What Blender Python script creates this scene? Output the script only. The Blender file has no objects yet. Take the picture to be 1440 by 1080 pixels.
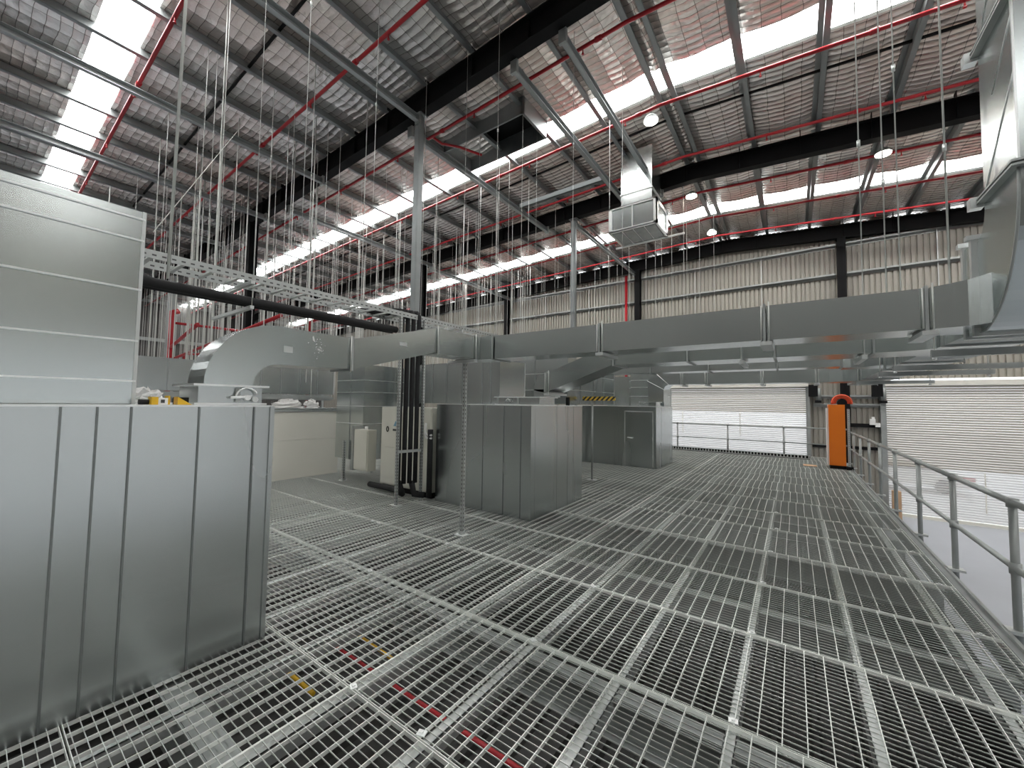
import bpy, math, random
from mathutils import Vector, Matrix
random.seed(7)
S = bpy.context.scene
COL = S.collection
# ------------------------------------------------------------------ camera, world, exposure
def cam_axes(y, p, r):
    y, p, r = map(math.radians, (y, p, r))
    f = Vector((-math.sin(y)*math.cos(p), math.cos(y)*math.cos(p), math.sin(p)))
    rt = Vector((math.cos(y), math.sin(y), 0)); up = rt.cross(f)
    return math.cos(r)*rt+math.sin(r)*up, -math.sin(r)*rt+math.cos(r)*up, f
RT, UP, FW = cam_axes(35.576, 2.811, 0.834)
cam = bpy.data.objects.new('camera', bpy.data.cameras.new('camera')); COL.objects.link(cam)
cam.data.sensor_width = 36; cam.data.lens = 552.85/1440*36; cam.data.clip_end = 300; cam.data.clip_start = 0.02
cam.matrix_world = Matrix(((RT.x, UP.x, -FW.x, 0), (RT.y, UP.y, -FW.y, 0), (RT.z, UP.z, -FW.z, 1.6), (0, 0, 0, 1)))
S.camera = cam
W = bpy.data.worlds.new('world'); S.world = W; W.use_nodes = True
W.node_tree.nodes['Background'].inputs[0].default_value = (0.93, 0.97, 1.0, 1)
W.node_tree.nodes['Background'].inputs[1].default_value = 2.0
SKYLIGHT = 17.0
S.view_settings.view_transform = 'Standard'; S.view_settings.look = 'None'
S.view_settings.gamma = 1; S.view_settings.use_curve_mapping = False
S.view_settings.exposure = -0.12

# ------------------------------------------------------------------ materials
def mat(name, col, metal=0.0, rough=0.5, emit=None, estr=0.0):
    m = bpy.data.materials.new(name); m.use_nodes = True
    b = m.node_tree.nodes['Principled BSDF']
    b.inputs['Base Color'].default_value = (*col, 1); b.inputs['Metallic'].default_value = metal
    b.inputs['Roughness'].default_value = rough
    if emit:
        b.inputs['Emission Color'].default_value = (*emit, 1); b.inputs['Emission Strength'].default_value = estr
    return m
def nodes(m): return m.node_tree.nodes, m.node_tree.links, m.node_tree.nodes['Principled BSDF']
def noise_vary(m, c1, c2, scale=(3, 3, 3), ns=1.0, r1=None, r2=None, bump=0.0, bscale=40, detail=4):
    N, L, b = nodes(m)
    tc = N.new('ShaderNodeTexCoord'); mp = N.new('ShaderNodeMapping'); mp.inputs['Scale'].default_value = scale
    L.new(tc.outputs['Object'], mp.inputs[0])
    nz = N.new('ShaderNodeTexNoise'); nz.inputs['Scale'].default_value = ns; nz.inputs['Detail'].default_value = detail
    L.new(mp.outputs[0], nz.inputs['Vector'])
    cr = N.new('ShaderNodeValToRGB'); cr.color_ramp.elements[0].position = .1; cr.color_ramp.elements[1].position = .9
    cr.color_ramp.elements[0].color = (*c1, 1); cr.color_ramp.elements[1].color = (*c2, 1)
    L.new(nz.outputs['Fac'], cr.inputs[0]); L.new(cr.outputs[0], b.inputs['Base Color'])
    if r1 is not None:
        mr = N.new('ShaderNodeMapRange'); mr.inputs[1].default_value = .1; mr.inputs[2].default_value = .9
        mr.inputs[3].default_value = r1; mr.inputs[4].default_value = r2
        L.new(nz.outputs['Fac'], mr.inputs[0]); L.new(mr.outputs[0], b.inputs['Roughness'])
    if bump:
        n2 = N.new('ShaderNodeTexNoise'); n2.inputs['Scale'].default_value = bscale; n2.inputs['Detail'].default_value = 2
        L.new(tc.outputs['Object'], n2.inputs['Vector'])
        bp = N.new('ShaderNodeBump'); bp.inputs['Strength'].default_value = bump; bp.inputs['Distance'].default_value = .02
        L.new(n2.outputs['Fac'], bp.inputs['Height']); L.new(bp.outputs[0], b.inputs['Normal'])
    return m
GALV = noise_vary(mat('galvanised sheet', (.6, .62, .6), 1.0, .3), (.50, .53, .53), (.57, .60, .60), (1.5, 1.5, .35), 1.0, .22, .30, .02, 1.2, 1)
GALV2 = noise_vary(mat('duct sheet', (.6, .62, .6), 1.0, .3), (.53, .57, .57), (.60, .64, .63), (1, 1, 1), 1.0, .20, .28, .03, 1.3, 1)
ZINC = mat('zinc steel', (.62, .64, .63), .7, .42)
ZINCD = noise_vary(mat('weathered zinc steel', (.4, .42, .41), .7, .5), (.33, .35, .34), (.46, .48, .47), (3, 3, 3), 2.0)
BARM = mat('grating zinc', (.90, .92, .88), .35, .42)
BARD = mat('grating rods shaded', (.66, .69, .66), .8, .38)  # darker copy of the grating zinc, shade of the rod sides put into colour
ROD = mat('rod zinc', (.62, .63, .60), .35, .4)
BRIGHT = mat('bright flashing', (.85, .87, .86), .6, .3)
BLACK = mat('black painted steel', (.005, .005, .0055), 0, .6); BLACK.node_tree.nodes['Principled BSDF'].inputs['Specular IOR Level'].default_value = .2
RUBBER = mat('black rubber', (.012, .012, .013), 0, .75)
GREYST = mat('grey painted steel', (.15, .165, .165), .25, .5)
PURL = noise_vary(mat('purlin galvanised', (.3, .31, .31), .75, .45), (.24, .26, .26), (.34, .36, .36), (2, .6, 2), 2.0)
STRUT = noise_vary(mat('strut galvanised', (.45, .47, .47), .6, .45), (.36, .38, .38), (.48, .5, .5), (2, .6, 2), 2.0)
RED = mat('red pipe paint', (.42, .012, .02), 0, .4)
ORANGE = mat('orange enamel', (.72, .17, .005), 0, .4)
HOSE = mat('orange red hose', (.75, .10, .04), 0, .45)
CREAM = noise_vary(mat('cream panel', (.72, .69, .6), 0, .4), (.80, .78, .70), (.86, .84, .76), (1, 1, 1), 1.0)
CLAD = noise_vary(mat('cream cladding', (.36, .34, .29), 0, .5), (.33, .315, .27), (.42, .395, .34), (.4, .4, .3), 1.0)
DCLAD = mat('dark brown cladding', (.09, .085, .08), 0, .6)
MCLAD = mat('grey cladding', (.22, .215, .20), 0, .6)
SEAM = mat('dark seam', (.25, .27, .27), .8, .45)
WHITE = mat('white plastic', (.8, .8, .78), 0, .5)
SLAT = mat('roller slat', (.56, .53, .48), .05, .45)
YELLOW = mat('yellow plastic', (.75, .45, .02), 0, .4)
BLUE = mat('blue print', (.2, .38, .5), 0, .5)
PRINT = mat('dark print', (.05, .05, .05), 0, .5)
CABM = noise_vary(mat('silver cabinet paint', (.55, .54, .48), .3, .3), (.66, .66, .58), (.74, .73, .66), (1, 1, 1), 1)
CARDB = mat('cardboard', (.55, .36, .22), 0, .7)
PINK = mat('pink plastic', (.7, .12, .25), 0, .5)
CONC = noise_vary(mat('concrete', (.42, .44, .47), 0, .3), (.34, .36, .40), (.50, .52, .56), (.5, .5, .5), 1.5, .22, .45)
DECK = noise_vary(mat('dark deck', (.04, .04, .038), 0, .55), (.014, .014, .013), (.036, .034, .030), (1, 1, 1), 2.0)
YARD = mat('outdoor concrete', (.75, .75, .76), 0, .8)
CRINK = noise_vary(mat('crumpled plastic film', (.75, .74, .72), 0, .25), (.7, .68, .66), (.85, .85, .84), (1, 1, 1), 5, bump=.6, bscale=18)
SKYL = mat('translucent skylight', (.9, .9, .9), 0, .5, (1, 1, .985), SKYLIGHT)
LAMP = mat('lamp lens', (1, 1, 1), 0, .4, (1, .93, .8), 30)
# hazard stripes
HAZ = mat('hazard stripes', (.8, .5, .03), 0, .5)
N, L, b = nodes(HAZ)
tc = N.new('ShaderNodeTexCoord'); sp = N.new('ShaderNodeSeparateXYZ'); L.new(tc.outputs['Object'], sp.inputs[0])
ad = N.new('ShaderNodeMath'); ad.operation = 'SUBTRACT'; L.new(sp.outputs[0], ad.inputs[0]); L.new(sp.outputs[2], ad.inputs[1])
ml = N.new('ShaderNodeMath'); ml.operation = 'MULTIPLY'; ml.inputs[1].default_value = 9.5; L.new(ad.outputs[0], ml.inputs[0])
fr = N.new('ShaderNodeMath'); fr.operation = 'FRACT'; L.new(ml.outputs[0], fr.inputs[0])
gt = N.new('ShaderNodeMath'); gt.operation = 'GREATER_THAN'; gt.inputs[1].default_value = .5; L.new(fr.outputs[0], gt.inputs[0])
mx = N.new('ShaderNodeMix'); mx.data_type = 'RGBA'; mx.inputs[6].default_value = (.75, .5, .06, 1); mx.inputs[7].default_value = (.01, .01, .01, 1)
L.new(gt.outputs[0], mx.inputs[0]); L.new(mx.outputs[2], b.inputs['Base Color'])
# slotted channel
def slotted(name, base, axis=2, pitch=.05, half=.010, a2=(0, 1)):
    m = mat(name, base, .6, .4); N, L, b = nodes(m)
    tc = N.new('ShaderNodeTexCoord'); sp = N.new('ShaderNodeSeparateXYZ'); L.new(tc.outputs['Object'], sp.inputs[0])
    ml = N.new('ShaderNodeMath'); ml.operation = 'MULTIPLY'; ml.inputs[1].default_value = 1/pitch; L.new(sp.outputs[axis], ml.inputs[0])
    fr = N.new('ShaderNodeMath'); fr.operation = 'FRACT'; L.new(ml.outputs[0], fr.inputs[0])
    lt = N.new('ShaderNodeMath'); lt.operation = 'LESS_THAN'; lt.inputs[1].default_value = .45; L.new(fr.outputs[0], lt.inputs[0])
    last = lt
    for a in a2:
        ab = N.new('ShaderNodeMath'); ab.operation = 'ABSOLUTE'; L.new(sp.outputs[a], ab.inputs[0])
        l2 = N.new('ShaderNodeMath'); l2.operation = 'LESS_THAN'; l2.inputs[1].default_value = half; L.new(ab.outputs[0], l2.inputs[0])
        if a == a2[0]: s = l2
        else:
            q = N.new('ShaderNodeMath'); q.operation = 'MAXIMUM'; L.new(s.outputs[0], q.inputs[0]); L.new(l2.outputs[0], q.inputs[1]); s = q
    an = N.new('ShaderNodeMath'); an.operation = 'MULTIPLY'; L.new(last.outputs[0], an.inputs[0]); L.new(s.outputs[0], an.inputs[1])
    mx = N.new('ShaderNodeMix'); mx.data_type = 'RGBA'; mx.inputs[6].default_value = (*base, 1); mx.inputs[7].default_value = (.10, .10, .10, 1)
    L.new(an.outputs[0], mx.inputs[0]); L.new(mx.outputs[2], b.inputs['Base Color'])
    return m
SLOTZ = slotted('slotted channel upright', (.55, .57, .56), 2, .05, .006)
SLOTY = slotted('slotted rail', (.45, .47, .46), 1, .075, .008, (2,))
# foil insulation with mesh
FOIL = mat('foil insulation', (.8, .76, .73), .65, .24)
def foil():
    N, L, b = nodes(FOIL)
    tc = N.new('ShaderNodeTexCoord'); sp = N.new('ShaderNodeSeparateXYZ'); L.new(tc.outputs['Object'], sp.inputs[0])
    def M(op, a, bb=None, v=None):
        n = N.new('ShaderNodeMath'); n.operation = op
        L.new(a, n.inputs[0]) if not isinstance(a, float) else None
        if bb is not None: L.new(bb, n.inputs[1])
        elif v is not None: n.inputs[1].default_value = v
        return n.outputs[0]
    nz = N.new('ShaderNodeTexNoise'); nz.inputs['Scale'].default_value = 1.6; nz.inputs['Detail'].default_value = 2; L.new(tc.outputs['Object'], nz.inputs['Vector'])
    nf = N.new('ShaderNodeTexNoise'); nf.inputs['Scale'].default_value = 9; nf.inputs['Detail'].default_value = 4; L.new(tc.outputs['Object'], nf.inputs['Vector'])
    wob = M('MULTIPLY', nz.outputs['Fac'], v=.10)
    yy = M('ADD', sp.outputs[1], wob); xx = M('ADD', sp.outputs[0], wob)
    py = M('ABSOLUTE', M('SINE', M('MULTIPLY', yy, v=math.pi/.15)))
    px = M('ABSOLUTE', M('SINE', M('MULTIPLY', xx, v=math.pi/.30)))
    h = M('ADD', M('MULTIPLY', py, v=-.013), M('MULTIPLY', px, v=-.009))
    h = M('ADD', h, M('MULTIPLY', nf.outputs['Fac'], v=.016))
    bp = N.new('ShaderNodeBump'); bp.inputs['Strength'].default_value = 1.0; bp.inputs['Distance'].default_value = 1.0
    L.new(h, bp.inputs['Height']); L.new(bp.outputs[0], b.inputs['Normal'])
    ly = M('LESS_THAN', py, v=.09); lx = M('LESS_THAN', px, v=.05)
    ln = M('MAXIMUM', ly, lx)
    n3 = N.new('ShaderNodeTexNoise'); n3.inputs['Scale'].default_value = .35; L.new(tc.outputs['Object'], n3.inputs['Vector'])
    c = N.new('ShaderNodeValToRGB'); c.color_ramp.elements[0].position = .35; c.color_ramp.elements[1].position = .65
    c.color_ramp.elements[0].color = (.86, .75, .68, 1); c.color_ramp.elements[1].color = (.90, .88, .86, 1); L.new(n3.outputs['Fac'], c.inputs[0])
    mx = N.new('ShaderNodeMix'); mx.data_type = 'RGBA'; L.new(ln, mx.inputs[0]); L.new(c.outputs[0], mx.inputs[6]); mx.inputs[7].default_value = (.30, .27, .25, 1)
    L.new(mx.outputs[2], b.inputs['Base Color'])
foil()
# perforated slat: half open
PERF = bpy.data.materials.new('perforated slat'); PERF.use_nodes = True
N, L, b = nodes(PERF); b.inputs['Base Color'].default_value = (.75, .74, .73, 1)
tr = N.new('ShaderNodeBsdfTransparent'); ms = N.new('ShaderNodeMixShader'); ms.inputs[0].default_value = .42
L.new(b.outputs[0], ms.inputs[1]); L.new(tr.outputs[0], ms.inputs[2]); L.new(ms.outputs[0], N['Material Output'].inputs[0])

# ------------------------------------------------------------------ mesh helpers
class MB:
    def __init__(s): s.v = []; s.f = []; s.sm = []
    def box(s, x0, x1, y0, y1, z0, z1):
        n = len(s.v)
        s.v += [(x0, y0, z0), (x1, y0, z0), (x1, y1, z0), (x0, y1, z0), (x0, y0, z1), (x1, y0, z1), (x1, y1, z1), (x0, y1, z1)]
        for q in ((0, 3, 2, 1), (4, 5, 6, 7), (0, 1, 5, 4), (1, 2, 6, 5), (2, 3, 7, 6), (3, 0, 4, 7)):
            s.f.append(tuple(n+i for i in q)); s.sm.append(False)
        return s
    def hexa(s, p):   # 8 points, lower 4 then upper 4
        n = len(s.v); s.v += [tuple(q) for q in p]
        for q in ((0, 3, 2, 1), (4, 5, 6, 7), (0, 1, 5, 4), (1, 2, 6, 5), (2, 3, 7, 6), (3, 0, 4, 7)):
            s.f.append(tuple(n+i for i in q)); s.sm.append(False)
        return s
    def tube(s, pts, r, seg=10, caps=True):
        pts = [Vector(p) for p in pts]; rs = r if isinstance(r, (list, tuple)) else [r]*len(pts)
        n0 = len(s.v); prev = None
        for i, p in enumerate(pts):
            if i == 0: t = (pts[1]-p).normalized()
            elif i == len(pts)-1: t = (p-pts[i-1]).normalized()
            else:
                t = ((pts[i+1]-p).normalized()+(p-pts[i-1]).normalized())
                t = t.normalized() if t.length > 1e-6 else (pts[i+1]-p).normalized()
            if prev is None:
                a = Vector((0, 0, 1)) if abs(t.z) < .9 else Vector((1, 0, 0))
                u = t.cross(a).normalized()
            else: u = (prev-t*prev.dot(t)).normalized()
            prev = u; w = t.cross(u)
            for k in range(seg):
                an = 2*math.pi*k/seg
                s.v.append(tuple(p+rs[i]*(math.cos(an)*u+math.sin(an)*w)))
        for i in range(len(pts)-1):
            for k in range(seg):
                a = n0+i*seg+k; b_ = n0+i*seg+(k+1) % seg
                s.f.append((a, b_, b_+seg, a+seg)); s.sm.append(True)
        if caps:
            s.f.append(tuple(n0+k for k in range(seg))[::-1]); s.sm.append(False)
            e = n0+(len(pts)-1)*seg
            s.f.append(tuple(e+k for k in range(seg))); s.sm.append(False)
        return s
    def loft(s, rings, caps=True, smooth=False):   # rings of 4 corners
        n0 = len(s.v); m = len(rings[0])
        for r in rings: s.v += [tuple(p) for p in r]
        for i in range(len(rings)-1):
            for k in range(m):
                a = n0+i*m+k; b_ = n0+i*m+(k+1) % m
                s.f.append((a, b_, b_+m, a+m)); s.sm.append(smooth)
        if caps:
            s.f.append(tuple(n0+k for k in range(m))[::-1]); s.sm.append(False)
            e = n0+(len(rings)-1)*m; s.f.append(tuple(e+k for k in range(m))); s.sm.append(False)
        return s
    def prism(s, prof, ext, d):   # profile of 3D points extruded along vector d
        n = len(s.v); m = len(prof); d = Vector(d)*ext
        s.v += [tuple(p) for p in prof]+[tuple(Vector(p)+d) for p in prof]
        s.f.append(tuple(n+k for k in range(m))[::-1]); s.f.append(tuple(n+m+k for k in range(m))); s.sm += [False, False]
        for k in range(m):
            s.f.append((n+k, n+(k+1) % m, n+m+(k+1) % m, n+m+k)); s.sm.append(False)
        return s
    def mesh(s, name, m):
        me = bpy.data.meshes.new(name); me.from_pydata(s.v, [], s.f); me.update()
        for p, q in zip(me.polygons, s.sm): p.use_smooth = q
        me.materials.append(m); return me
    def build(s, name, m, parent=None, loc=None):
        if not s.v: return None
        if loc is not None: s.v = [(a-loc[0], b-loc[1], c-loc[2]) for a, b, c in s.v]
        me = s.mesh(name, m)
        import bmesh
        bm = bmesh.new(); bm.from_mesh(me); bmesh.ops.recalc_face_normals(bm, faces=bm.faces); bm.to_mesh(me); bm.free()
        return link(name, me, parent, loc)
def link(name, me, parent=None, loc=None):
    o = bpy.data.objects.new(name, me); COL.objects.link(o)
    if loc is not None: o.location = loc
    if parent is not None:
        o.parent = parent
        if loc is not None: o.location = Vector(loc)-parent.location
        elif parent.location.length > 0: o.location = -parent.location
    return o
def tag(o, label, cat, group=None, kind=None):
    o['label'] = label; o['category'] = cat
    if group: o['group'] = group
    if kind: o['kind'] = kind
    return o
def thing(name, label, cat, loc=(0, 0, 0), group=None):
    o = bpy.data.objects.new(name, None); COL.objects.link(o); o.location = loc; o.empty_display_size = .1
    return tag(o, label, cat, group)
def struct(name, label=None, loc=(0, 0, 0)):
    o = bpy.data.objects.new(name, None); COL.objects.link(o); o.location = loc
    o['kind'] = 'structure'
    if label: o['label'] = label
    return o
def B(*a): return MB().box(*a)
def rz(x, h): return h-(.03*(-2.2-x) if x < -2.2 else .075*(x+2.2))

# ================================================================== STRUCTURE
XL, XR, Y0, Y1 = -33.0, 12.0, -8.0, 18.0
FZ = -1.9
o = B(XL, XR, Y0, Y1, FZ-.2, FZ).build('floor', CONC); o['kind'] = 'structure'; o['label'] = 'pale polished concrete warehouse floor below the platform'
o = B(-60, 60, Y1+.3, 90, FZ-.25, FZ-.05).build('floor_outside', YARD); o['kind'] = 'structure'; o['label'] = 'bright concrete yard outside the roller doors'

# ---- corrugated walls
def corrugated(u0, u1, z0, z1, pitch, depth, fn):
    mb = MB(); n0 = 0; us = []; u = u0
    while u < u1:
        us += [(u, 0), (u+pitch*.22, 0), (u+pitch*.30, depth), (u+pitch*.92, depth)]; u += pitch
    us = [(min(a, u1), d) for a, d in us]+[(u1, 0)]
    for a, d in us:
        zz0 = z0; zz1 = z1(a) if callable(z1) else z1
        mb.v += [fn(a, d, zz0), fn(a, d, zz1)]
    for i in range(len(us)-1):
        mb.f.append((2*i, 2*i+2, 2*i+3, 2*i+1)); mb.sm.append(False)
    return mb
wb = struct('wall_back', 'cream ribbed metal wall with horizontal rails behind the platform')
D1 = (-6.0, .41, 2.42); D2 = (2.50, 9.0, 2.40)
WY = 18.25
fnb = lambda u, d, z: (u, WY-d, z)
for (a, c, z0, z1) in ((XL, D1[0], FZ, lambda x: rz(x, 8.55)), (D1[0], D1[1], 2.75, lambda x: rz(x, 8.55)), (D1[1], D2[0], FZ, lambda x: rz(x, 8.55)),
                       (D2[0], D2[1], 2.6, lambda x: rz(x, 8.55)), (D2[1], XR, FZ, lambda x: rz(x, 8.55))):
    corrugated(a, c, z0, z1, .15, .045, fnb).build('cladding', CLAD, wb)
def girt(parent, x0, x1, z, y=WY-.05):
    MB().box(x0, x1, y-.16, y, z-.012, z+.012).box(x0, x1, y-.165, y-.15, z-.05, z+.012).box(x0, x1, y-.015, y, z-.12, z+.01).build('wall_girt', ZINCD, parent)
cols = [-20.6, -13.3, -5.77, 1.48, 8.7]
for i in range(-1, len(cols)):
    a = cols[i] if i >= 0 else XL; c = cols[i+1] if i+1 < len(cols) else XR
    for z in (6.42, 7.5): girt(wb, a+.15, c-.15, z)
    if a > -14 and c < 9:
        for k in (1, 2): B(a+(c-a)*k/3-.012, a+(c-a)*k/3+.012, WY-.12, WY-.09, 4.5, 7.5).build('bridging_rod', ZINC, wb)
girt(wb, .6, 1.35, 2.05); girt(wb, 1.6, 2.45, 2.05); girt(wb, .6, 1.35, 1.75); girt(wb, 1.6, 2.45, 1.75)
B(.55, 2.45, WY-.14, WY-.04, .18, .28).build('wall_girt', BLACK, wb); B(1.3, 2.4, WY-.2, WY-.1, .95, 1.08).build('wall_girt', BLACK, wb)
B(.42, .50, WY-.3, WY, FZ, 2.5).build('door_jamb', ZINCD, wb); B(2.38, 2.50, WY-.35, WY, FZ, 2.5).build('door_jamb', ZINCD, wb)
wl = struct('wall_left', 'dim ribbed metal wall at the far left end of the hall')
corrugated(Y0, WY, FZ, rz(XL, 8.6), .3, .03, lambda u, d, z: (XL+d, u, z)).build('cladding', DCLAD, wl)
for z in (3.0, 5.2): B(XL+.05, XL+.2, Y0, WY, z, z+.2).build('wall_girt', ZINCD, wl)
wr = struct('wall_right', 'ribbed metal wall on the right beyond the frame')
corrugated(Y0, -2.5, FZ, rz(XR, 8.6), .3, .03, lambda u, d, z: (XR-d, u, z)).build('cladding', CLAD, wr)
corrugated(-2.5, 7.5, 3.2, rz(XR, 8.6), .3, .03, lambda u, d, z: (XR-d, u, z)).build('cladding', CLAD, wr)
corrugated(7.5, WY, FZ, rz(XR, 8.6), .3, .03, lambda u, d, z: (XR-d, u, z)).build('cladding', CLAD, wr)

wf = struct('wall_front', 'ribbed metal wall behind the camera')
corrugated(XL, XR, FZ, lambda x: rz(x, 8.55), .3, .03, lambda u, d, z: (u, Y0+d, z)).build('cladding', MCLAD, wf)
# ---- roller doors: every slat its own piece
def slat_mesh(x0, x1, m):
    y = WY-.20; prof = []
    n = 4
    for k in range(n+1):
        a = math.pi*k/n; prof.append((x0, y-.018*math.sin(a), .0375*math.cos(a)*-1*1.0))
    prof = [(x0, y-.011*math.sin(math.pi*k/4), -.034+.068*k/4) for k in range(5)]+[(x0, y+.01, .034), (x0, y+.01, -.034)]
    return MB().prism(prof, x1-x0, (1, 0, 0)).mesh('slat', m)
def door(name, label, x0, x1, ztop, zperf, boxz):
    d = struct(name, label)
    m1 = slat_mesh(x0, x1, SLAT); m2 = slat_mesh(x0, x1, PERF)
    z = ztop
    while z > FZ+.12:
        o = link('slat', m2 if z < zperf else m1, d); o.location = (0, 0, z); z -= .0755
    B(x0, x1, WY-.24, WY-.16, FZ, FZ+.10).build('bottom_bar', CREAM, d)
    B(x0-.05, x1+.05, WY-.34, WY-.05, ztop+.04, boxz).build('header_panel', CREAM, d)
    B(x0-.06, x0+.03, WY-.26, WY-.12, FZ, ztop+.05).build('guide_rail', ZINCD, d)
    B(x1-.03, x1+.06, WY-.26, WY-.12, FZ, ztop+.05).build('guide_rail', ZINCD, d)
    for s in (1, 2):
        xx = x0+(x1-x0)*s/3 if name == 'door_1' else x0+(x1-x0)*s/3
        B(xx-.012, xx+.012, WY-.225, WY-.217, zperf-.9 if name == 'door_1' else zperf-1.2, zperf).build('slat_clip_strip', CREAM, d)
    return d
door('door_1', 'pale ribbed roller door behind the far guard rail', D1[0], D1[1], 2.33, 1.36, 2.62)
door('door_2', 'tall pale ribbed roller door right of the orange cabinet', D2[0], D2[1], 2.33, -.30, 2.52)
d3 = struct('door_added', 'perforated roller door added on the right wall beyond the frame to let in daylight')  # unseen door added so daylight puts a cool highlight on the near box
prof = [(XR-.011*math.sin(math.pi*k/4), -2.5, -.034+.068*k/4) for k in range(5)]+[(XR+.01, -2.5, .034), (XR+.01, -2.5, -.034)]
me3 = MB().prism(prof, 10, (0, 1, 0)).mesh('slat', PERF); z = 3.2
while z > FZ+.05:
    o = link('slat', me3, d3); o.location = (0, 0, z); z -= .0755
# door motors
for (x, lab) in ((.62, 'black door motor with grey gearbox beside the left roller door'), (2.33, 'black bracket motor at the corner of the right roller door')):
    t = thing('door_motor', lab, 'motor', (x, 17.7, 2.1))
    MB().box(x-.16, x+.1, 17.72, 17.98, 2.0, 2.42).build('housing', BLACK, t)
    MB().tube([(x+.12, 17.85, 2.30), (x+.12, 17.85, 1.86)], .075, 12).build('gearbox', ZINCD, t)
    B(x+.02, x+.2, 17.75, 17.95, 1.78, 1.86).build('bracket', BLACK, t)
t = thing('junction_box', 'small white twin junction box on the wall right of the orange cabinet', 'electrical box', (2.2, 17.9, 1.2))
B(2.1, 2.24, 17.85, 18.0, 1.05, 1.25).build('body', WHITE, t); B(2.24, 2.36, 17.85, 18.0, .98, 1.12).build('outlet', WHITE, t); B(2.15, 2.22, 17.86, 18.0, 1.25, 1.32).build('conduit_stub', WHITE, t)

# ---- roof
RAF = [-.75-6.25, -.75, 5.5, 11.7, 18.0]
SKY = [(-5.9, -5.2), (1.08, 1.68), (8.05, 8.74), (14.78, 15.62)]
ceiling = struct('ceiling', 'foil insulated pitched roof with purlins and translucent skylight strips')
PX = []; x = -2.2-.16
xs = []
k = 0
while True:
    xx = -2.35-1.3*k
    if xx < XL: break
    xs.append(xx); k += 1
xs = xs[::-1]; k = 0
while True:
    xx = -2.05+1.3*k
    if xx > XR: break
    xs.append(xx); k += 1
segs = []; a = Y0
for s in SKY: segs.append((a, s[0])); a = s[1]
segs.append((a, WY))
HATCH = (-6.95, -5.0, 7.0, 8.02)
def foil_bay(x0, x1, y0, y1):
    mb = MB(); nx = 6; ny = max(2, int((y1-y0)/.5))
    rnd = [[random.uniform(-.012, .012) for _ in range(nx+1)] for _ in range(ny+1)]
    for j in range(ny+1):
        for i in range(nx+1):
            u = i/nx; xx = x0+(x1-x0)*u; sag = .055*math.sin(math.pi*u)
            e = 0 if i in (0, nx) else rnd[j][i]
            mb.v.append((xx, y0+(y1-y0)*j/ny, rz(xx, 8.60)-sag+e))
    for j in range(ny):
        for i in range(nx):
            a = j*(nx+1)+i; mb.f.append((a, a+nx+1, a+nx+2, a+1)); mb.sm.append(True)
    me = mb.mesh('insulation_panel', FOIL); return link('insulation_panel', me, ceiling)
edges = [XL]+xs+[XR]
for i in range(len(edges)-1):
    x0, x1 = edges[i], edges[i+1]
    if x1-x0 < .05: continue
    for (y0, y1) in segs:
        if x0 >= -7.3 and x1 <= -4.8 and y1 > 8 and y0 < 7.2:
            foil_bay(x0, x1, y0, 7.0); continue
        foil_bay(x0, x1, y0, y1)
    for (y0, y1) in SKY:
        MB().hexa([(x0, y0, rz(x0, 8.62)), (x1, y0, rz(x1, 8.62)), (x1, y1, rz(x1, 8.62)), (x0, y1, rz(x0, 8.62)),
                   (x0, y0, rz(x0, 8.64)), (x1, y0, rz(x1, 8.64)), (x1, y1, rz(x1, 8.64)), (x0, y1, rz(x0, 8.64))]).build('skylight_panel', SKYL, ceiling)
B(XL, XR, Y0, WY, 8.75, 8.78).build('roof_sheet', ZINCD, ceiling)
# hatch
MB().box(-7.3, -4.8, 7.0, 7.04, 8.1, 8.6).box(-7.3, -4.8, 8.0, 8.04, 8.1, 8.6).box(-7.3, -7.24, 7, 8.04, 8.1, 8.6).box(-4.86, -4.8, 7, 8.04, 8.1, 8.6).build('hatch_frame', PURL, ceiling)
B(-7.3, -4.8, 7.0, 8.04, 8.56, 8.6).build('hatch_dark_back', BLACK, ceiling)  # black sheet closing the roof cut-out, darkness of the opening put into colour
# purlins (Z sections) per roof bay
for xx in xs:
    for i in range(len(RAF)-1):
        y0, y1 = RAF[i]+.1, RAF[i+1]-.1
        h = rz(xx, 8.40); w = .09
        MB().box(xx-.004, xx+.004, y0, y1, h, h+.19).box(xx, xx+w, y0, y1, h, h+.006).box(xx-w, xx, y0, y1, h+.184, h+.19).box(xx+w-.006, xx+w, y0, y1, h, h+.03).build('purlin', PURL, ceiling)
# bridging between purlins (dark thin bars along X)
for yb in (-3.8, 3.05, 9.6, 13.6):
    for i in range(len(xs)-1):
        if abs(xs[i+1]-xs[i]) > .6:
            MB().hexa([(xs[i], yb-.02, rz(xs[i], 8.48)), (xs[i+1], yb-.02, rz(xs[i+1], 8.48)), (xs[i+1], yb+.02, rz(xs[i+1], 8.48)), (xs[i], yb+.02, rz(xs[i], 8.48)),
                       (xs[i], yb-.02, rz(xs[i], 8.52)), (xs[i+1], yb-.02, rz(xs[i+1], 8.52)), (xs[i+1], yb+.02, rz(xs[i+1], 8.52)), (xs[i], yb+.02, rz(xs[i], 8.52))]).build('bridging_bar', BLACK, ceiling)
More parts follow.
